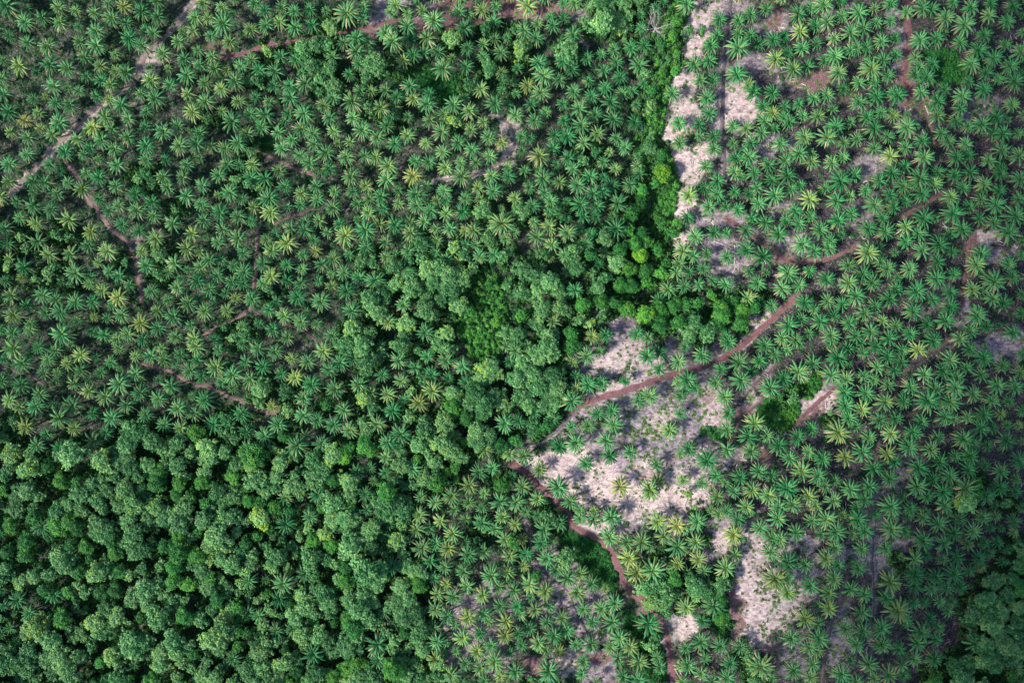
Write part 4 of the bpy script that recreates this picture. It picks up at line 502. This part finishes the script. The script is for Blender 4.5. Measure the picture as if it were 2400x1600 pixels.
gf = ramp(n, n5, [(.41, (0, 0, 0)), (.55, (.75, .75, .75))]); l.new(edge, gf.inputs[0])
gcol = ramp(n, n4, [(.3, (.035, .085, .032)), (.7, (.11, .18, .075))]); l.new(n4, gcol.inputs[0])
am = math_node(n, l, 'MULTIPLY', attr("amount"), 2.2); am.node.use_clamp = True
c = mixc(math_node(n, l, 'MULTIPLY', gf.outputs[0], am), c, gcol.outputs[0])
l.new(c, b.inputs[0]); b.inputs["Roughness"].default_value = .95; b.inputs["Specular IOR Level"].default_value = .2
bp = n.new("ShaderNodeBump"); bp.inputs["Distance"].default_value = .3; bp.inputs["Strength"].default_value = .45; l.new(n2, bp.inputs["Height"]); l.new(bp.outputs[0], b.inputs["Normal"])
me.materials.append(m)
g = bpy.data.objects.new("ground", me); C.objects.link(g); g['kind'] = 'structure'
# height of the real ground sheet (with its roughness) for anything lying on it
def gz(x, y):
    x = np.asarray(x, float); y = np.asarray(y, float)
    return hz(x, y) + (vnoise(np.atleast_1d(x), np.atleast_1d(y), 2.2, 9) - .5).reshape(x.shape) * .35

# ------------------------------------------------------------------ tracks and stream, draped strips
def trackmat(name, stops, scale):
    m, n, l, b = newmat(name)
    tc = n.new("ShaderNodeNewGeometry"); t = n.new("ShaderNodeTexNoise"); t.inputs["Scale"].default_value = scale; t.inputs["Detail"].default_value = 7; t.inputs["Roughness"].default_value = .75
    l.new(tc.outputs["Position"], t.inputs[0]); r = ramp(n, None, stops); l.new(t.outputs[0], r.inputs[0])
    # worn wheel lines, grass and crumbled soil between and along them
    t2 = n.new("ShaderNodeTexNoise"); t2.inputs["Scale"].default_value = .5; t2.inputs["Detail"].default_value = 6; l.new(tc.outputs["Position"], t2.inputs[0])
    at = n.new("ShaderNodeAttribute"); at.attribute_name = "unworn"
    s = math_node(n, l, 'MULTIPLY_ADD', t2.outputs[0], 1.8); l.new(at.outputs["Fac"], s.node.inputs[2])
    s = math_node(n, l, 'SUBTRACT', s, 1.25); s = math_node(n, l, 'MULTIPLY', s, 1.6); s.node.use_clamp = True
    mx = n.new("ShaderNodeMix"); mx.data_type = 'RGBA'; l.new(s, mx.inputs[0]); l.new(r.outputs[0], mx.inputs[6]); mx.inputs[7].default_value = (.055, .075, .045, 1)
    l.new(mx.outputs[2], b.inputs[0]); b.inputs["Roughness"].default_value = .95; b.inputs["Specular IOR Level"].default_value = .2
    bp = n.new("ShaderNodeBump"); bp.inputs["Distance"].default_value = .2; l.new(t.outputs[0], bp.inputs["Height"]); l.new(bp.outputs[0], b.inputs["Normal"])
    return m
TRM = [trackmat("pale_track_soil", [(.3, (.12, .10, .08)), (.5, (.24, .19, .165)), (.7, (.34, .27, .235))], 1.5),
       trackmat("red_track_soil", [(.3, (.10, .050, .055)), (.5, (.19, .088, .098)), (.72, (.30, .165, .17))], 1.0),
       trackmat("brown_path_soil", [(.3, (.05, .045, .04)), (.5, (.135, .088, .09)), (.7, (.24, .16, .165))], 1.0),
       trackmat("grey_path_soil", [(.3, (.05, .048, .05)), (.5, (.12, .10, .112)), (.7, (.21, .17, .19))], 1.0),
       trackmat("worn_path_soil", [(.3, (.10, .075, .065)), (.5, (.21, .135, .13)), (.7, (.31, .22, .215))], 1.2)]
def resample(pts, step):
    out = []
    P = [Vector(p) for p in pts]; P = [P[0] * 2 - P[1]] + P + [P[-1] * 2 - P[-2]]
    for i in range(1, len(P) - 2):
        L = (P[i + 1] - P[i]).length; k = max(2, int(L / step))
        for j in range(k):
            t = j / k; p0, p1, p2, p3 = P[i - 1], P[i], P[i + 1], P[i + 2]
            out.append(.5 * ((2 * p1) + (p2 - p0) * t + (2 * p0 - 5 * p1 + 4 * p2 - p3) * t * t + (3 * p1 - p0 - 3 * p2 + p3) * t ** 3))
    out.append(P[-2]); return out
def strip(name, label, hw, mat, pts, lift, kind='structure', seed=0):
    ctr = [Vector(pt(p.x, p.y)[:2]) for p in resample(pts, 4)]; r = random.Random(seed)
    across = 9; vs = []; fs = []; un = []
    for i, c_ in enumerate(ctr):
        d = (ctr[min(i + 1, len(ctr) - 1)] - ctr[max(i - 1, 0)]).normalized(); sd = Vector((-d.y, d.x))
        e = min(1, i / 3, (len(ctr) - 1 - i) / 3) * .8 + .2
        wl_ = hw * S * e * (1 + .55 * mn.noise(Vector((i * .21, seed * 3.1, 0)))) ; wr_ = hw * S * e * (1 + .55 * mn.noise(Vector((i * .21, seed * 3.1, 9))))
        for k in range(across):
            t = k / (across - 1) * 2 - 1; q_ = c_ + sd * (t * (wr_ if t > 0 else wl_)); z = float(gz(q_.x, q_.y))
            dome = lift * (1 - t * t * 1.15)
            if name == 'wheel_track': dome -= .08 * (abs(abs(t) - .5) < .2)
            vs.append((q_.x, q_.y, z + dome)); un.append((.55 if abs(t) < .2 else 0.0 if abs(t) < .7 else .3 if abs(t) < .9 else .75))
    for i in range(len(ctr) - 1):
        for k in range(across - 1): a_ = i * across + k; fs.append((a_, a_ + across, a_ + across + 1, a_ + 1))
    me = bpy.data.meshes.new(name); me.from_pydata(vs, [], fs); me.materials.append(mat)
    at = me.attributes.new('unworn', 'FLOAT', 'POINT'); at.data.foreach_set('value', un)
    me.polygons.foreach_set("use_smooth", [True] * len(fs))
    o = bpy.data.objects.new(name, me); C.objects.link(o); o['kind'] = kind; o['label'] = label; return o
for i, (nm, lb, hw, ck, pts) in enumerate(TRACKS): strip(nm, lb, hw * .74, TRM[ck], pts, .14, seed=i)
wm, n, l, b = newmat("stream_water"); b.inputs["Base Color"].default_value = (.10, .13, .17, 1); b.inputs["Roughness"].default_value = .15
for i, (nm, hw, pts) in enumerate(STREAM): strip(nm, ("narrow stream in the ravine beside the dense shrubs", "narrow stream between the central broadleaf trees")[i], hw * 1.3, wm, pts, .45, seed=50 + i)

# ------------------------------------------------------------------ labels: look, surroundings, place
def surroundings(px, py):
    P_ = (np.array([px]), np.array([py]))
    best = None
    for nm, lb, hw, ck, pts in TRACKS:
        d = float(seg_dist(P_[0], P_[1], pts)[0])
        if d < 26 and (best is None or d < best[0]): best = (d, {'dirt_track': ('pale track', 'red track', 'reddish track', 'grey track', 'brown track')[ck], 'footpath': ('pale footpath', 'red footpath', 'brown footpath', 'grey footpath', 'brown footpath')[ck], 'wheel_track': 'rutted track'}[nm])
    if best: return 'beside ' + best[1]
    t = masks(*P_)[1][0]
    if t > .62: return 'on bare ground'
    for nm, hw, pts in STREAM:
        if seg_dist(P_[0], P_[1], pts)[0] < 32: return 'near stream'
    nt = sum(1 for t_ in trees if math.hypot(t_[0] - px, t_[1] - py) < 60)
    if nt >= 4: return 'among broadleaf trees'
    if t > .35: return 'by bare patch'
    return 'among close palms'
def where(px, py): return "%d%% across and %d%% down the photo" % (round(px / 24), round(py / 16))

# ------------------------------------------------------------------ copies
def copy_thing(name, parts, x, y, z, sxy, sz, rz, tint, label, cat, group):
    root = bpy.data.objects.new(name, None); root.empty_display_size = 1; C.objects.link(root)
    root.location = (x, y, z - .15); root.scale = (sxy, sxy, sz); root.rotation_euler = (tilt.uniform(-.1, .1), tilt.uniform(-.1, .1), rz) if name == 'oil_palm' else (0, 0, rz)
    root['label'] = label; root['category'] = cat; root['group'] = group
    for nm, me in parts:
        o = bpy.data.objects.new(nm, me); C.objects.link(o); o.parent = root; o['tint'] = tint
    return root
tilt = random.Random(77)
for p in palms:      # crowns stand clear of the tracks
    for nm, lb, hw, ck, pts in TRACKS:
        for (x0, y0), (x1, y1) in zip(pts[:-1], pts[1:]):
            dx, dy = x1 - x0, y1 - y0; t = max(0, min(1, ((p[0] - x0) * dx + (p[1] - y0) * dy) / (dx * dx + dy * dy))); ex_, ey_ = p[0] - x0 - t * dx, p[1] - y0 - t * dy; d = math.hypot(ex_, ey_)
            need = hw * .6 + 18
            if 3 < d < need: p[0] += ex_ / d * (need - d); p[1] += ey_ / d * (need - d)
palms.sort(key=lambda p: -p[2]); 
inframe = lambda p: 6 < p[0] < 2394 and 6 < p[1] < 1594
used = set(); things_p, rest_p = [], []
for p in palms:
    lb = where(p[0], p[1])
    if inframe(p) and len(things_p) < 300 and lb not in used: used.add(lb); things_p.append(p)
    else: rest_p.append(p)
def palm_tf(p, r):
    sxy = p[2] * S / 4.55 * (p[2] / 21.5) ** .45; sz = min(1.3, max(.75, sxy)) * r.uniform(.85, 1.2)
    ht = 7.4 * sz; k = None
    x, y, z = pt(p[0], p[1], ht - .15); sxy *= (H - z - ht) / H
    reg = .07 * (p[0] < 1300 and p[1] < 1150) + .11 * (p[1] > 1120 and 900 < p[0] < 2000) - .03 * (p[0] > 2050 and p[1] < 1200)  # tint by area; sunlight put into the yellower bottom centre palms
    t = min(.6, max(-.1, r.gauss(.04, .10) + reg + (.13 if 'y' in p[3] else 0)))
    return x, y, z, sxy * 1.05, sz, r.uniform(0, 6.283), t
rp = random.Random(11)
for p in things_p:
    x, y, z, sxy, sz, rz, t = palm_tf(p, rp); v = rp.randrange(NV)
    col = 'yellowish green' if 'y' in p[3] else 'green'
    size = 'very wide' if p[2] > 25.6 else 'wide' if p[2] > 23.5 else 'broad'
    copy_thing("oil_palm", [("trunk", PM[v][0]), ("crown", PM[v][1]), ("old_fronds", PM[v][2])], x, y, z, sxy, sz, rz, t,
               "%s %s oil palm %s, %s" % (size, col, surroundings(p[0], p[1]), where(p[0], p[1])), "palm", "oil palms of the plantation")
trees.sort(key=lambda p: -(p[2] + (6 if 'y' in p[3] else 0)))
used = set(); things_t, rest_t = [], []
for p in trees:
    lb = where(p[0], p[1])
    if inframe(p) and len(things_t) < 290 and lb not in used: used.add(lb); things_t.append(p)
    else: rest_t.append(p)
def tree_tf(p, r):
    R = p[2] * S; kind = ('d' if 'd' in p[3] else 'p') + ('b' if R > 3.3 else 's')
    v = r.randrange(len(TM[kind])); cr, tk, hc, R0 = TREES[kind][v]; s = R / R0
    x, y, z = pt(p[0], p[1], hc * s * .8); s *= (H - z - hc * s * .8) / H * 1.06
    t = max(-.2, r.gauss(.06, .13) + (.12 if 'y' in p[3] else 0) + (.10 if 'v' in p[3] else 0))
    return kind, v, x, y, z, s * 1.12, s * r.uniform(.9, 1.15), r.uniform(0, 6.283), t
for p in things_t:
    kind, v, x, y, z, s, sz, rz, t = tree_tf(p, rp)
    if abs(p[0] - 1553) < 8 and abs(p[1] - 406) < 10: t = .5; kind = 'db'; v = 0
    nm = "broadleaf_tree" if kind[0] == 'p' else "small_leaved_tree"
    look = ('spreading' if p[2] > 20 else 'rounded' if p[2] > 15 else 'small') + (' bright lime' if t > .45 else ' yellow green' if 'y' in p[3] else ' pale green' if kind[0] == 'p' else ' deep green')
    sr = surroundings(p[0], p[1]).replace('among broadleaf trees', 'in the woodland').replace('among close palms', 'among palms')
    copy_thing(nm, [("trunk", TM[kind][v][0]), ("crown", TM[kind][v][1])], x, y, z, s, sz, rz, t,
               "%s %s tree %s, %s" % (look, 'broadleaf' if kind[0] == 'p' else 'fine-leaved', sr, where(p[0], p[1])), "tree", "broadleaf trees" if kind[0] == 'p' else "dense small-leaved trees")

# ------------------------------------------------------------------ uncountable things: one object each, geometry nodes
def scatter(name, label, cat, meshes, pos, rot, scl, idx, tint):
    """one object; meshes = list of prototype meshes; per-point arrays"""
    me = bpy.data.meshes.new(name); me.from_pydata([tuple(p) for p in pos], [], [])
    for nm, ty, arr in (("rz", 'FLOAT', rot), ("tint", 'FLOAT', tint), ("idx", 'INT', idx), ("lean0", 'FLOAT', [tilt.uniform(-.1, .1) for _ in pos]), ("lean1", 'FLOAT', [tilt.uniform(-.1, .1) for _ in pos])):
        at = me.attributes.new(nm, ty, 'POINT'); at.data.foreach_set("value", arr)
    at = me.attributes.new("scl", 'FLOAT_VECTOR', 'POINT'); at.data.foreach_set("vector", np.array(scl, dtype=np.float32).ravel())
    o = bpy.data.objects.new(name, me); C.objects.link(o)
    o['kind'] = 'stuff'; o['label'] = label; o['category'] = cat
    col = bpy.data.collections.new("kinds_of_" + name)      # prototypes, never linked to the scene
    for i, m_ in enumerate(meshes):
        col.objects.link(bpy.data.objects.new("%s_kind_%02d" % (name, i), m_))
    ng = bpy.data.node_groups.new(name, 'GeometryNodeTree')
    ng.interface.new_socket("Geometry", in_out='INPUT', socket_type='NodeSocketGeometry'); ng.interface.new_socket("Geometry", in_out='OUTPUT', socket_type='NodeSocketGeometry')
    N, Lk = ng.nodes, ng.links
    gi = N.new("NodeGroupInput"); go = N.new("NodeGroupOutput"); ip = N.new("GeometryNodeInstanceOnPoints"); ci = N.new("GeometryNodeCollectionInfo")
    ci.inputs["Collection"].default_value = col; ci.inputs["Separate Children"].default_value = True; ci.inputs["Reset Children"].default_value = True
    def na(nm, ty):
        t = N.new("GeometryNodeInputNamedAttribute"); t.data_type = ty; t.inputs["Name"].default_value = nm; return t.outputs["Attribute"]
    cx = N.new("ShaderNodeCombineXYZ"); Lk.new(na("rz", 'FLOAT'), cx.inputs[2])
    for ax in (0, 1): Lk.new(na("lean%d" % ax, 'FLOAT'), cx.inputs[ax])
    Lk.new(gi.outputs[0], ip.inputs["Points"]); Lk.new(ci.outputs[0], ip.inputs["Instance"]); ip.inputs["Pick Instance"].default_value = True
    Lk.new(na("idx", 'INT'), ip.inputs["Instance Index"]); Lk.new(cx.outputs[0], ip.inputs["Rotation"]); Lk.new(na("scl", 'FLOAT_VECTOR'), ip.inputs["Scale"])
    Lk.new(ip.outputs[0], go.inputs[0])
    md = o.modifiers.new(name, 'NODES'); md.node_group = ng
    return o
# the rest of the palms (past 300 of a kind)
PFULL = [MB().join(g_, 0).join(d_, 1).join(t_, 2).mesh("palm", [M['frond'], M['dry'], M['palmbark']]) for g_, d_, t_ in PALM]
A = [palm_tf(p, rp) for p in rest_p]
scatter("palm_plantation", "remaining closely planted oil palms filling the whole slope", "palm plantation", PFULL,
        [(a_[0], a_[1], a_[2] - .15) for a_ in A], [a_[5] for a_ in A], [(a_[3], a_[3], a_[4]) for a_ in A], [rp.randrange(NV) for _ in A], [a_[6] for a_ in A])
# the rest of the trees
kinds = ['pb', 'ps', 'db', 'ds']; TF = []; off = {}
for k in kinds:
    off[k] = len(TF)
    for cr, tk, hc, R0 in TREES[k]: TF.append(MB().join(cr, 0).join(tk, 1).mesh("tree", [M['pale'] if k[0] == 'p' else M['dense'], M['bark']]))
A = [tree_tf(p, rp) for p in rest_t]
scatter("woodland", "smaller broadleaf trees and saplings filling the woodland between the big crowns", "woodland", TF,
        [(a_[2], a_[3], a_[4] - .1) for a_ in A], [a_[7] for a_ in A], [(a_[5], a_[5], a_[6]) for a_ in A], [off[a_[0]] + a_[1] for a_ in A], [a_[8] for a_ in A])
# undergrowth
def clump(seed, R, nl, size, hgt, mat, name):
    r = random.Random(seed); mb = MB()
    for _ in range(nl):
        az = r.uniform(0, 6.283); d = R * math.sqrt(r.random()); z = hgt * (1 - (d / R) ** 2) * r.uniform(.55, 1.05) + .06
        nn = Vector((math.cos(az) * .5 + r.uniform(-.6, .6), math.sin(az) * .5 + r.uniform(-.6, .6), 1)).normalized()
        leaf(mb, Vector((d * math.cos(az), d * math.sin(az), z)), nn, size * r.uniform(.6, 1.4), r, r.uniform(0, .6))
    return mb.mesh(name, [mat])
UC = [clump(500 + i, 1.15, 80, .36, .95, M['under'], "shrub") for i in range(4)] + [clump(510 + i, .8, 26, .5, .6, M['under'], "fern") for i in range(3)]
rg = np.random.RandomState(5)
N_ = 84000
px = rg.uniform(-160, 2560, N_); py = rg.uniform(-160, 1760, N_)
bare = masks(px, py)[1]
txy = np.array([(t_[0], t_[1]) for t_ in trees]); dn = np.full(N_, 1e9)
for i in range(0, N_, 4000): dn[i:i + 4000] = np.sqrt(((px[i:i + 4000, None] - txy[None, :, 0]) ** 2 + (py[i:i + 4000, None] - txy[None, :, 1]) ** 2)).min(1)
wood = smooth((46 - dn) / 20)
dens = .30 + .50 * smooth((vnoise(px, py, 55, 21) - .38) / .25) * (px < 1560) + .10 * (vnoise(px, py, 40, 22) > .55)
dens = np.where(px > 1560, dens * .55, dens); dens = np.maximum(dens, wood * .95)
dens = dens * smooth((.42 - bare) / .2)
keep = rg.rand(N_) < dens; px, py, wood = px[keep], py[keep], wood[keep]
P_ = [pt(a_, b_, .6) for a_, b_ in zip(px, py)]
sc_ = rg.uniform(.55, 1.15, len(P_)) * (1 + wood * .5)
scatter("undergrowth", "low shrubs and ferns covering the shaded ground below the palms and trees", "undergrowth", UC, P_, rg.uniform(0, 6.28, len(P_)),
        np.stack([sc_, sc_, sc_ * rg.uniform(.7, 1.2, len(P_)) * (1 + wood * 1.6)], 1), rg.randint(0, 7, len(P_)), (rg.normal(.05, .12, len(P_)) + .30 * wood).clip(-.1, .8))
print("undergrowth", len(P_))
# ravine shrubs, dense mats of creepers
RAV = [[(1588,-20),(1640,-20),(1600,60),(1592,130),(1572,180),(1560,260),(1548,330),(1582,380),(1590,430),(1578,520),(1560,590),(1545,640),(1530,690),(1450,730),(1400,715),(1500,670),(1505,560),(1500,420),(1490,300),(1520,220),(1545,120),(1560,40)],
       [(1100,650),(1135,625),(1170,650),(1185,700),(1195,760),(1170,830),(1120,850),(1085,820),(1065,760),(1075,700)]]
MATS = [[(1770,962),(1800,936),(1830,925),(1862,938),(1880,950),(1872,975),(1850,1000),(1836,1015),(1815,1010),(1795,990),(1768,975)],
        [(1862,905),(1890,890),(1925,870),(1922,900),(1905,935),(1880,935),(1858,925)],
        [(1305,1245),(1345,1250),(1385,1268),(1420,1290),(1440,1330),(1447,1360),(1440,1385),(1405,1380),(1380,1345),(1345,1310),(1310,1290)],
        [(1460,1430),(1490,1440),(1510,1480),(1545,1500),(1560,1550),(1560,1600),(1520,1600),(1490,1550),(1470,1500)],
        [(940,155),(1010,160),(1080,175),(1110,195),(1075,230),(1030,240),(985,205),(930,185)],
        [(1700,1030),(1668,1030),(1660,1010),(1640,1020),(1620,1050),(1650,1010),(1680,1000)],
        [(1670,700),(1720,690),(1790,690),(1785,720),(1740,740),(1700,760),(1660,760),(1650,720)],
        [(2170,120),(2230,110),(2270,160),(2250,200),(2200,190),(2185,150)],
        [(1680,1440),(1712,1450),(1712,1500),(1680,1500)], [(590,325),(640,320),(645,345),(610,350)]]
def inside(px, py, poly):
    c = np.zeros(px.shape, bool); n_ = len(poly)
    for i in range(n_):
        x0, y0 = poly[i]; x1, y1 = poly[(i + 1) % n_]
        c ^= ((y0 > py) != (y1 > py)) & (px < (x1 - x0) * (py - y0) / ((y1 - y0) or 1e-9) + x0)
    return c
CC = [clump(600 + i, 1.1, 110, .30, .5, M['creeper'], "creeper_patch") for i in range(4)]
pp = []
for i, poly in enumerate(MATS):
    x0 = min(p[0] for p in poly); x1 = max(p[0] for p in poly); y0 = min(p[1] for p in poly); y1 = max(p[1] for p in poly)
    k = int((x1 - x0) * (y1 - y0) / 14); ax = rg.uniform(x0, x1, k); ay = rg.uniform(y0, y1, k)
    ins = inside(ax + (vnoise(ax, ay, 9, 31) - .5) * 16, ay + (vnoise(ax, ay, 9, 32) - .5) * 16, poly); pp += [(a_, b_, i) for a_, b_ in zip(ax[ins], ay[ins])]
P_ = [pt(a_, b_, .4) for a_, b_, i in pp]; k = len(P_)
ct = np.array([(.12 if i in (0, 1) else .02) for _, _, i in pp]) + rg.normal(0, .08, k) + np.array([.22 * (float(vnoise(np.array([a_]), np.array([b_]), 14, 33)[0]) > .62) * (i in (0, 1)) for a_, b_, i in pp])
sc_ = rg.uniform(.7, 1.3, k)
scatter("creeping_ground_cover", "dark green mats of creeping plants in the gaps between palms", "ground cover", CC, P_, rg.uniform(0, 6.28, k), np.stack([sc_, sc_, sc_ * rg.uniform(.8, 2.0, k)], 1), rg.randint(0, 4, k), ct)
RC = [clump(620 + i, 1.25, 120, .38, 1.5, M['dense'], "shrub") for i in range(4)]
pp = []
for poly in RAV:
    x0 = min(p[0] for p in poly); x1 = max(p[0] for p in poly); y0 = min(p[1] for p in poly); y1 = max(p[1] for p in poly)
    k = int((x1 - x0) * (y1 - y0) / 38); ax = rg.uniform(x0, x1, k); ay = rg.uniform(y0, y1, k); ins = inside(ax, ay, poly)
    ds = seg_dist(ax, ay, STREAM[0][2]); ins &= ds > 7; pp += list(zip(ax[ins], ay[ins]))
P_ = [pt(a_, b_, 1.5) for a_, b_ in pp]; k = len(P_); sc_ = rg.uniform(.6, 1.35, k)
scatter("ravine_shrubs", "dense bright green shrubs filling the ravine along the stream", "shrubs", RC, P_, rg.uniform(0, 6.28, k), np.stack([sc_, sc_, sc_ * rg.uniform(.9, 1.6, k)], 1), rg.randint(0, 4, k), rg.normal(.07, .12, k))
# weeds and tufts in the clearings, fallen fronds
def tuft(seed, n_, L, mat, name, flat):
    r = random.Random(seed); mb = MB()
    for _ in range(n_):
        az = r.uniform(0, 6.283); d = Vector((math.cos(az), math.sin(az), flat * r.uniform(.4, 1.3))).normalized(); s_ = Vector((-math.sin(az), math.cos(az), 0)) * L * .08
        o = Vector((r.uniform(-.3, .3), r.uniform(-.3, .3), .02)); mb.add([o - s_, o + s_, o + d * L * .6 + s_ * .8, o + d * L + Vector((0, 0, -L * .25 * flat))], [(0, 1, 2, 3)], r.uniform(0, .7))
    return mb.mesh(name, [mat])
WC = [clump(640 + i, .8, 34, .36, .4, M['weed'], "weed") for i in range(3)] + [tuft(650 + i, 40, .8, M['weed'], "grass_tuft", 1.2) for i in range(3)]
N_ = 90000; px = rg.uniform(0, 2400, N_); py = rg.uniform(0, 1600, N_); bare = masks(px, py)[1]
gn = vnoise(px, py, 24, 41) * .6 + vnoise(px, py, 9, 42) * .4
tr = np.min([seg_dist(px, py, t_[4]) - t_[2] for t_ in TRACKS], axis=0)
heavy = ((np.abs(px - 1520) < 130) & (np.abs(py - 985) < 75)) | ((np.abs(px - 1830) < 60) & (np.abs(py - 1430) < 110)) | ((np.abs(px - 1430) < 60) & (np.abs(py - 862) < 14))
keep = (bare > .25) & (tr > 0) & (rg.rand(N_) < np.where(heavy, 1.0, .5) * smooth((gn - .46) / .12))
px, py = px[keep], py[keep]; P_ = [pt(a_, b_, .2) for a_, b_ in zip(px, py)]; k = len(P_); sc_ = rg.uniform(.5, 1.2, k)
scatter("weeds", "scattered green weeds and grass tufts on the bare clearings", "weeds", WC, P_, rg.uniform(0, 6.28, k), np.stack([sc_] * 3, 1), rg.randint(0, 6, k), rg.normal(.1, .15, k).clip(-.1, .5))
M['fallen'] = leafmat("fallen_frond", [(0, (.20, .16, .15)), (.5, (.40, .34, .33)), (1, (.62, .56, .55))], .8, .05)
def litter(seed):
    r = random.Random(seed); mb = MB()
    for _ in range(r.randint(2, 4)):
        frond(mb, (r.uniform(-.8, .8), r.uniform(-.8, .8), .1), r.uniform(0, .9), .12, r.uniform(2.2, 3.6), .22, .3, r.uniform(.1, .9), r, 9)
    return mb.mesh("fallen_frond", [M['fallen']])
LC = [litter(700 + i) for i in range(5)]
N_ = 14000; px = rg.uniform(0, 2400, N_); py = rg.uniform(0, 1600, N_); bare = masks(px, py)[1]
tr = np.min([seg_dist(px, py, t_[4]) - t_[2] for t_ in TRACKS], axis=0)
keep = (tr > 3) & (rg.rand(N_) < np.where(bare > .4, .6, .0) * (vnoise(px, py, 18, 51) > .62) + .25 * (px > 1500) * (vnoise(px, py, 30, 52) > .6) + .01)
px, py = px[keep], py[keep]; P_ = [pt(a_, b_, .1) for a_, b_ in zip(px, py)]; k = len(P_)
scatter("fallen_fronds", "bleached fallen palm fronds and dead twigs lying on the ground", "dead fronds", LC, P_, rg.normal(2.2, .9, k), np.stack([rg.uniform(.5, 1.1, k)] * 3, 1), rg.randint(0, 5, k), rg.normal(0, .1, k))

# ------------------------------------------------------------------ bare dead trees, fallen trunks, trunk windrows
def dead_tree(px, py, size, seed, label):
    r = random.Random(seed); x, y, z = pt(px, py, size)
    root = bpy.data.objects.new("dead_tree", None); C.objects.link(root); root.location = (x, y, z - .1)
    root['label'] = label; root['category'] = 'dead tree'; root['group'] = 'bare dead trees'
    tk = MB(); tk.tube([(0, 0, 0), (.1, .05, size * .35), (.0, .2, size * .7)], [.32, .24, .16], 8)
    br = MB()
    def grow(p, d, L, rad, lv):
        pts = [p]; q = p.copy(); dd = d.copy()
        for i in range(4):
            dd = (dd + Vector((r.uniform(-.25, .25), r.uniform(-.25, .25), r.uniform(-.05, .15)))).normalized(); q = q + dd * L / 4; pts.append(q.copy())
        br.tube(pts, [rad, rad * .8, rad * .62, rad * .45, rad * .2], 5 if lv < 2 else 3)
        if lv < 3:
            for k in range(4 if lv == 0 else 3):
                b_ = pts[r.randint(1, 4)]; nd = (dd + Vector((r.uniform(-1, 1), r.uniform(-1, 1), r.uniform(-.1, .4)))).normalized()
                grow(b_, nd, L * r.uniform(.45, .7), rad * .5, lv + 1)
    for k in range(7):
        az = k * .9 + r.uniform(-.3, .3); grow(Vector((0, .15, size * r.uniform(.4, .7))), Vector((math.cos(az), math.sin(az), r.uniform(.25, .8))).normalized(), size * .75, .13, 0)
    for nm, mb in (("trunk", tk), ("branches", br)):
        o = bpy.data.objects.new(nm, mb.mesh("dead_" + nm, [M['dead']])); C.objects.link(o); o.parent = root
dead_tree(1538, 62, 7.5, 1, "large leafless grey tree at the top beside the ravine shrubs")
dead_tree(1652, 703, 4.0, 2, "small leafless tree standing over the dark wood right of the ravine")
dead_tree(1403, 738, 3.5, 3, "thin leafless bush at the left corner of the lavender bare patch")
dead_tree(1050, 562, 3.0, 4, "small bare shrub between palms above the central broadleaf trees")
LOGS = [(1262,1070,1232,1092,.55,"thick pale fallen trunk pile beside the left corner of the big clearing"),(1362,1065,1330,1105,.3,"thin grey fallen trunk slanting across the big clearing"),(1412,1118,1408,1128,.3,"short white log lying mid clearing below two palms"),
 (1600,1095,1575,1118,.3,"whitish fallen trunk at the right of the big clearing"),(1650,1048,1640,1068,.3,"pale branch heap right of centre of the big clearing"),(1683,925,1668,945,.35,"pale fallen trunk left of the yellow palm"),(1630,1120,1600,1140,.3,"bleached log near the pale sandy patch"),
 (1560,1270,1570,1300,.5,"white fallen trunk between palms below the big clearing"),(1604,1185,1612,1160,.35,"bleached log leaning up left of the pale sandy patch"),(1830,62,1838,54,.3,"short pale log on the reddish ground at the top"),(1822,640,1822,580,.01,""),
 (1672,565,1700,575,.3,"pale fallen trunk at the top of the lavender patch"),(1722,575,1722,620,.35,"long pale fallen trunk lying vertically right of the lavender patch"),(2168,248,2176,268,.3,"brown pole lying across the reddish track"),(1645,18,1660,8,.3,"white log at the top of the pale patch"),(236,1290,256,1283,.35,"white leaning trunk showing in the lower left woodland"),
 (1755,1240,1750,1268,.3,"pale log below the palms right of the sandy spot"),(1838,1290,1822,1300,.3,"white log right of the palm above the sandy field"),(1640,265,1652,268,.25,"small pale log on the bare strip beside the ravine"),(1780,1225,1788,1205,.01,"")]
for i, (x0, y0, x1, y1, rad, lb) in enumerate(LOGS):
    if not lb: continue
    a_ = Vector(pt(x0, y0)); b_ = Vector(pt(x1, y1)); r = random.Random(i)
    mb = MB(); L_ = b_ - a_; pts = [Vector((0, 0, 0))] + [L_ * t + Vector((r.uniform(-.15, .15), r.uniform(-.15, .15), 0)) for t in (.3, .6, 1)]
    for q_ in pts: q_.z = float(gz(a_.x + q_.x, a_.y + q_.y)) - a_.z + rad * .6
    mb.tube(pts, [rad, rad * .85, rad * .75, rad * .45], 7)
    for k in range(4):
        t = r.uniform(.3, .95); p0 = L_ * t; p0.z = pts[2].z; d = Vector((r.uniform(-1, 1), r.uniform(-1, 1), .25)); mb.tube([p0, p0 + d * .8, p0 + d * r.uniform(1.4, 2.2)], [rad * .4, rad * .28, rad * .1], 4)
    o = bpy.data.objects.new("fallen_trunk", mb.mesh("fallen_trunk", [M['dead']])); C.objects.link(o); o.location = a_
    o['label'] = lb; o['category'] = 'fallen trunk'; o['group'] = 'bleached fallen trunks'
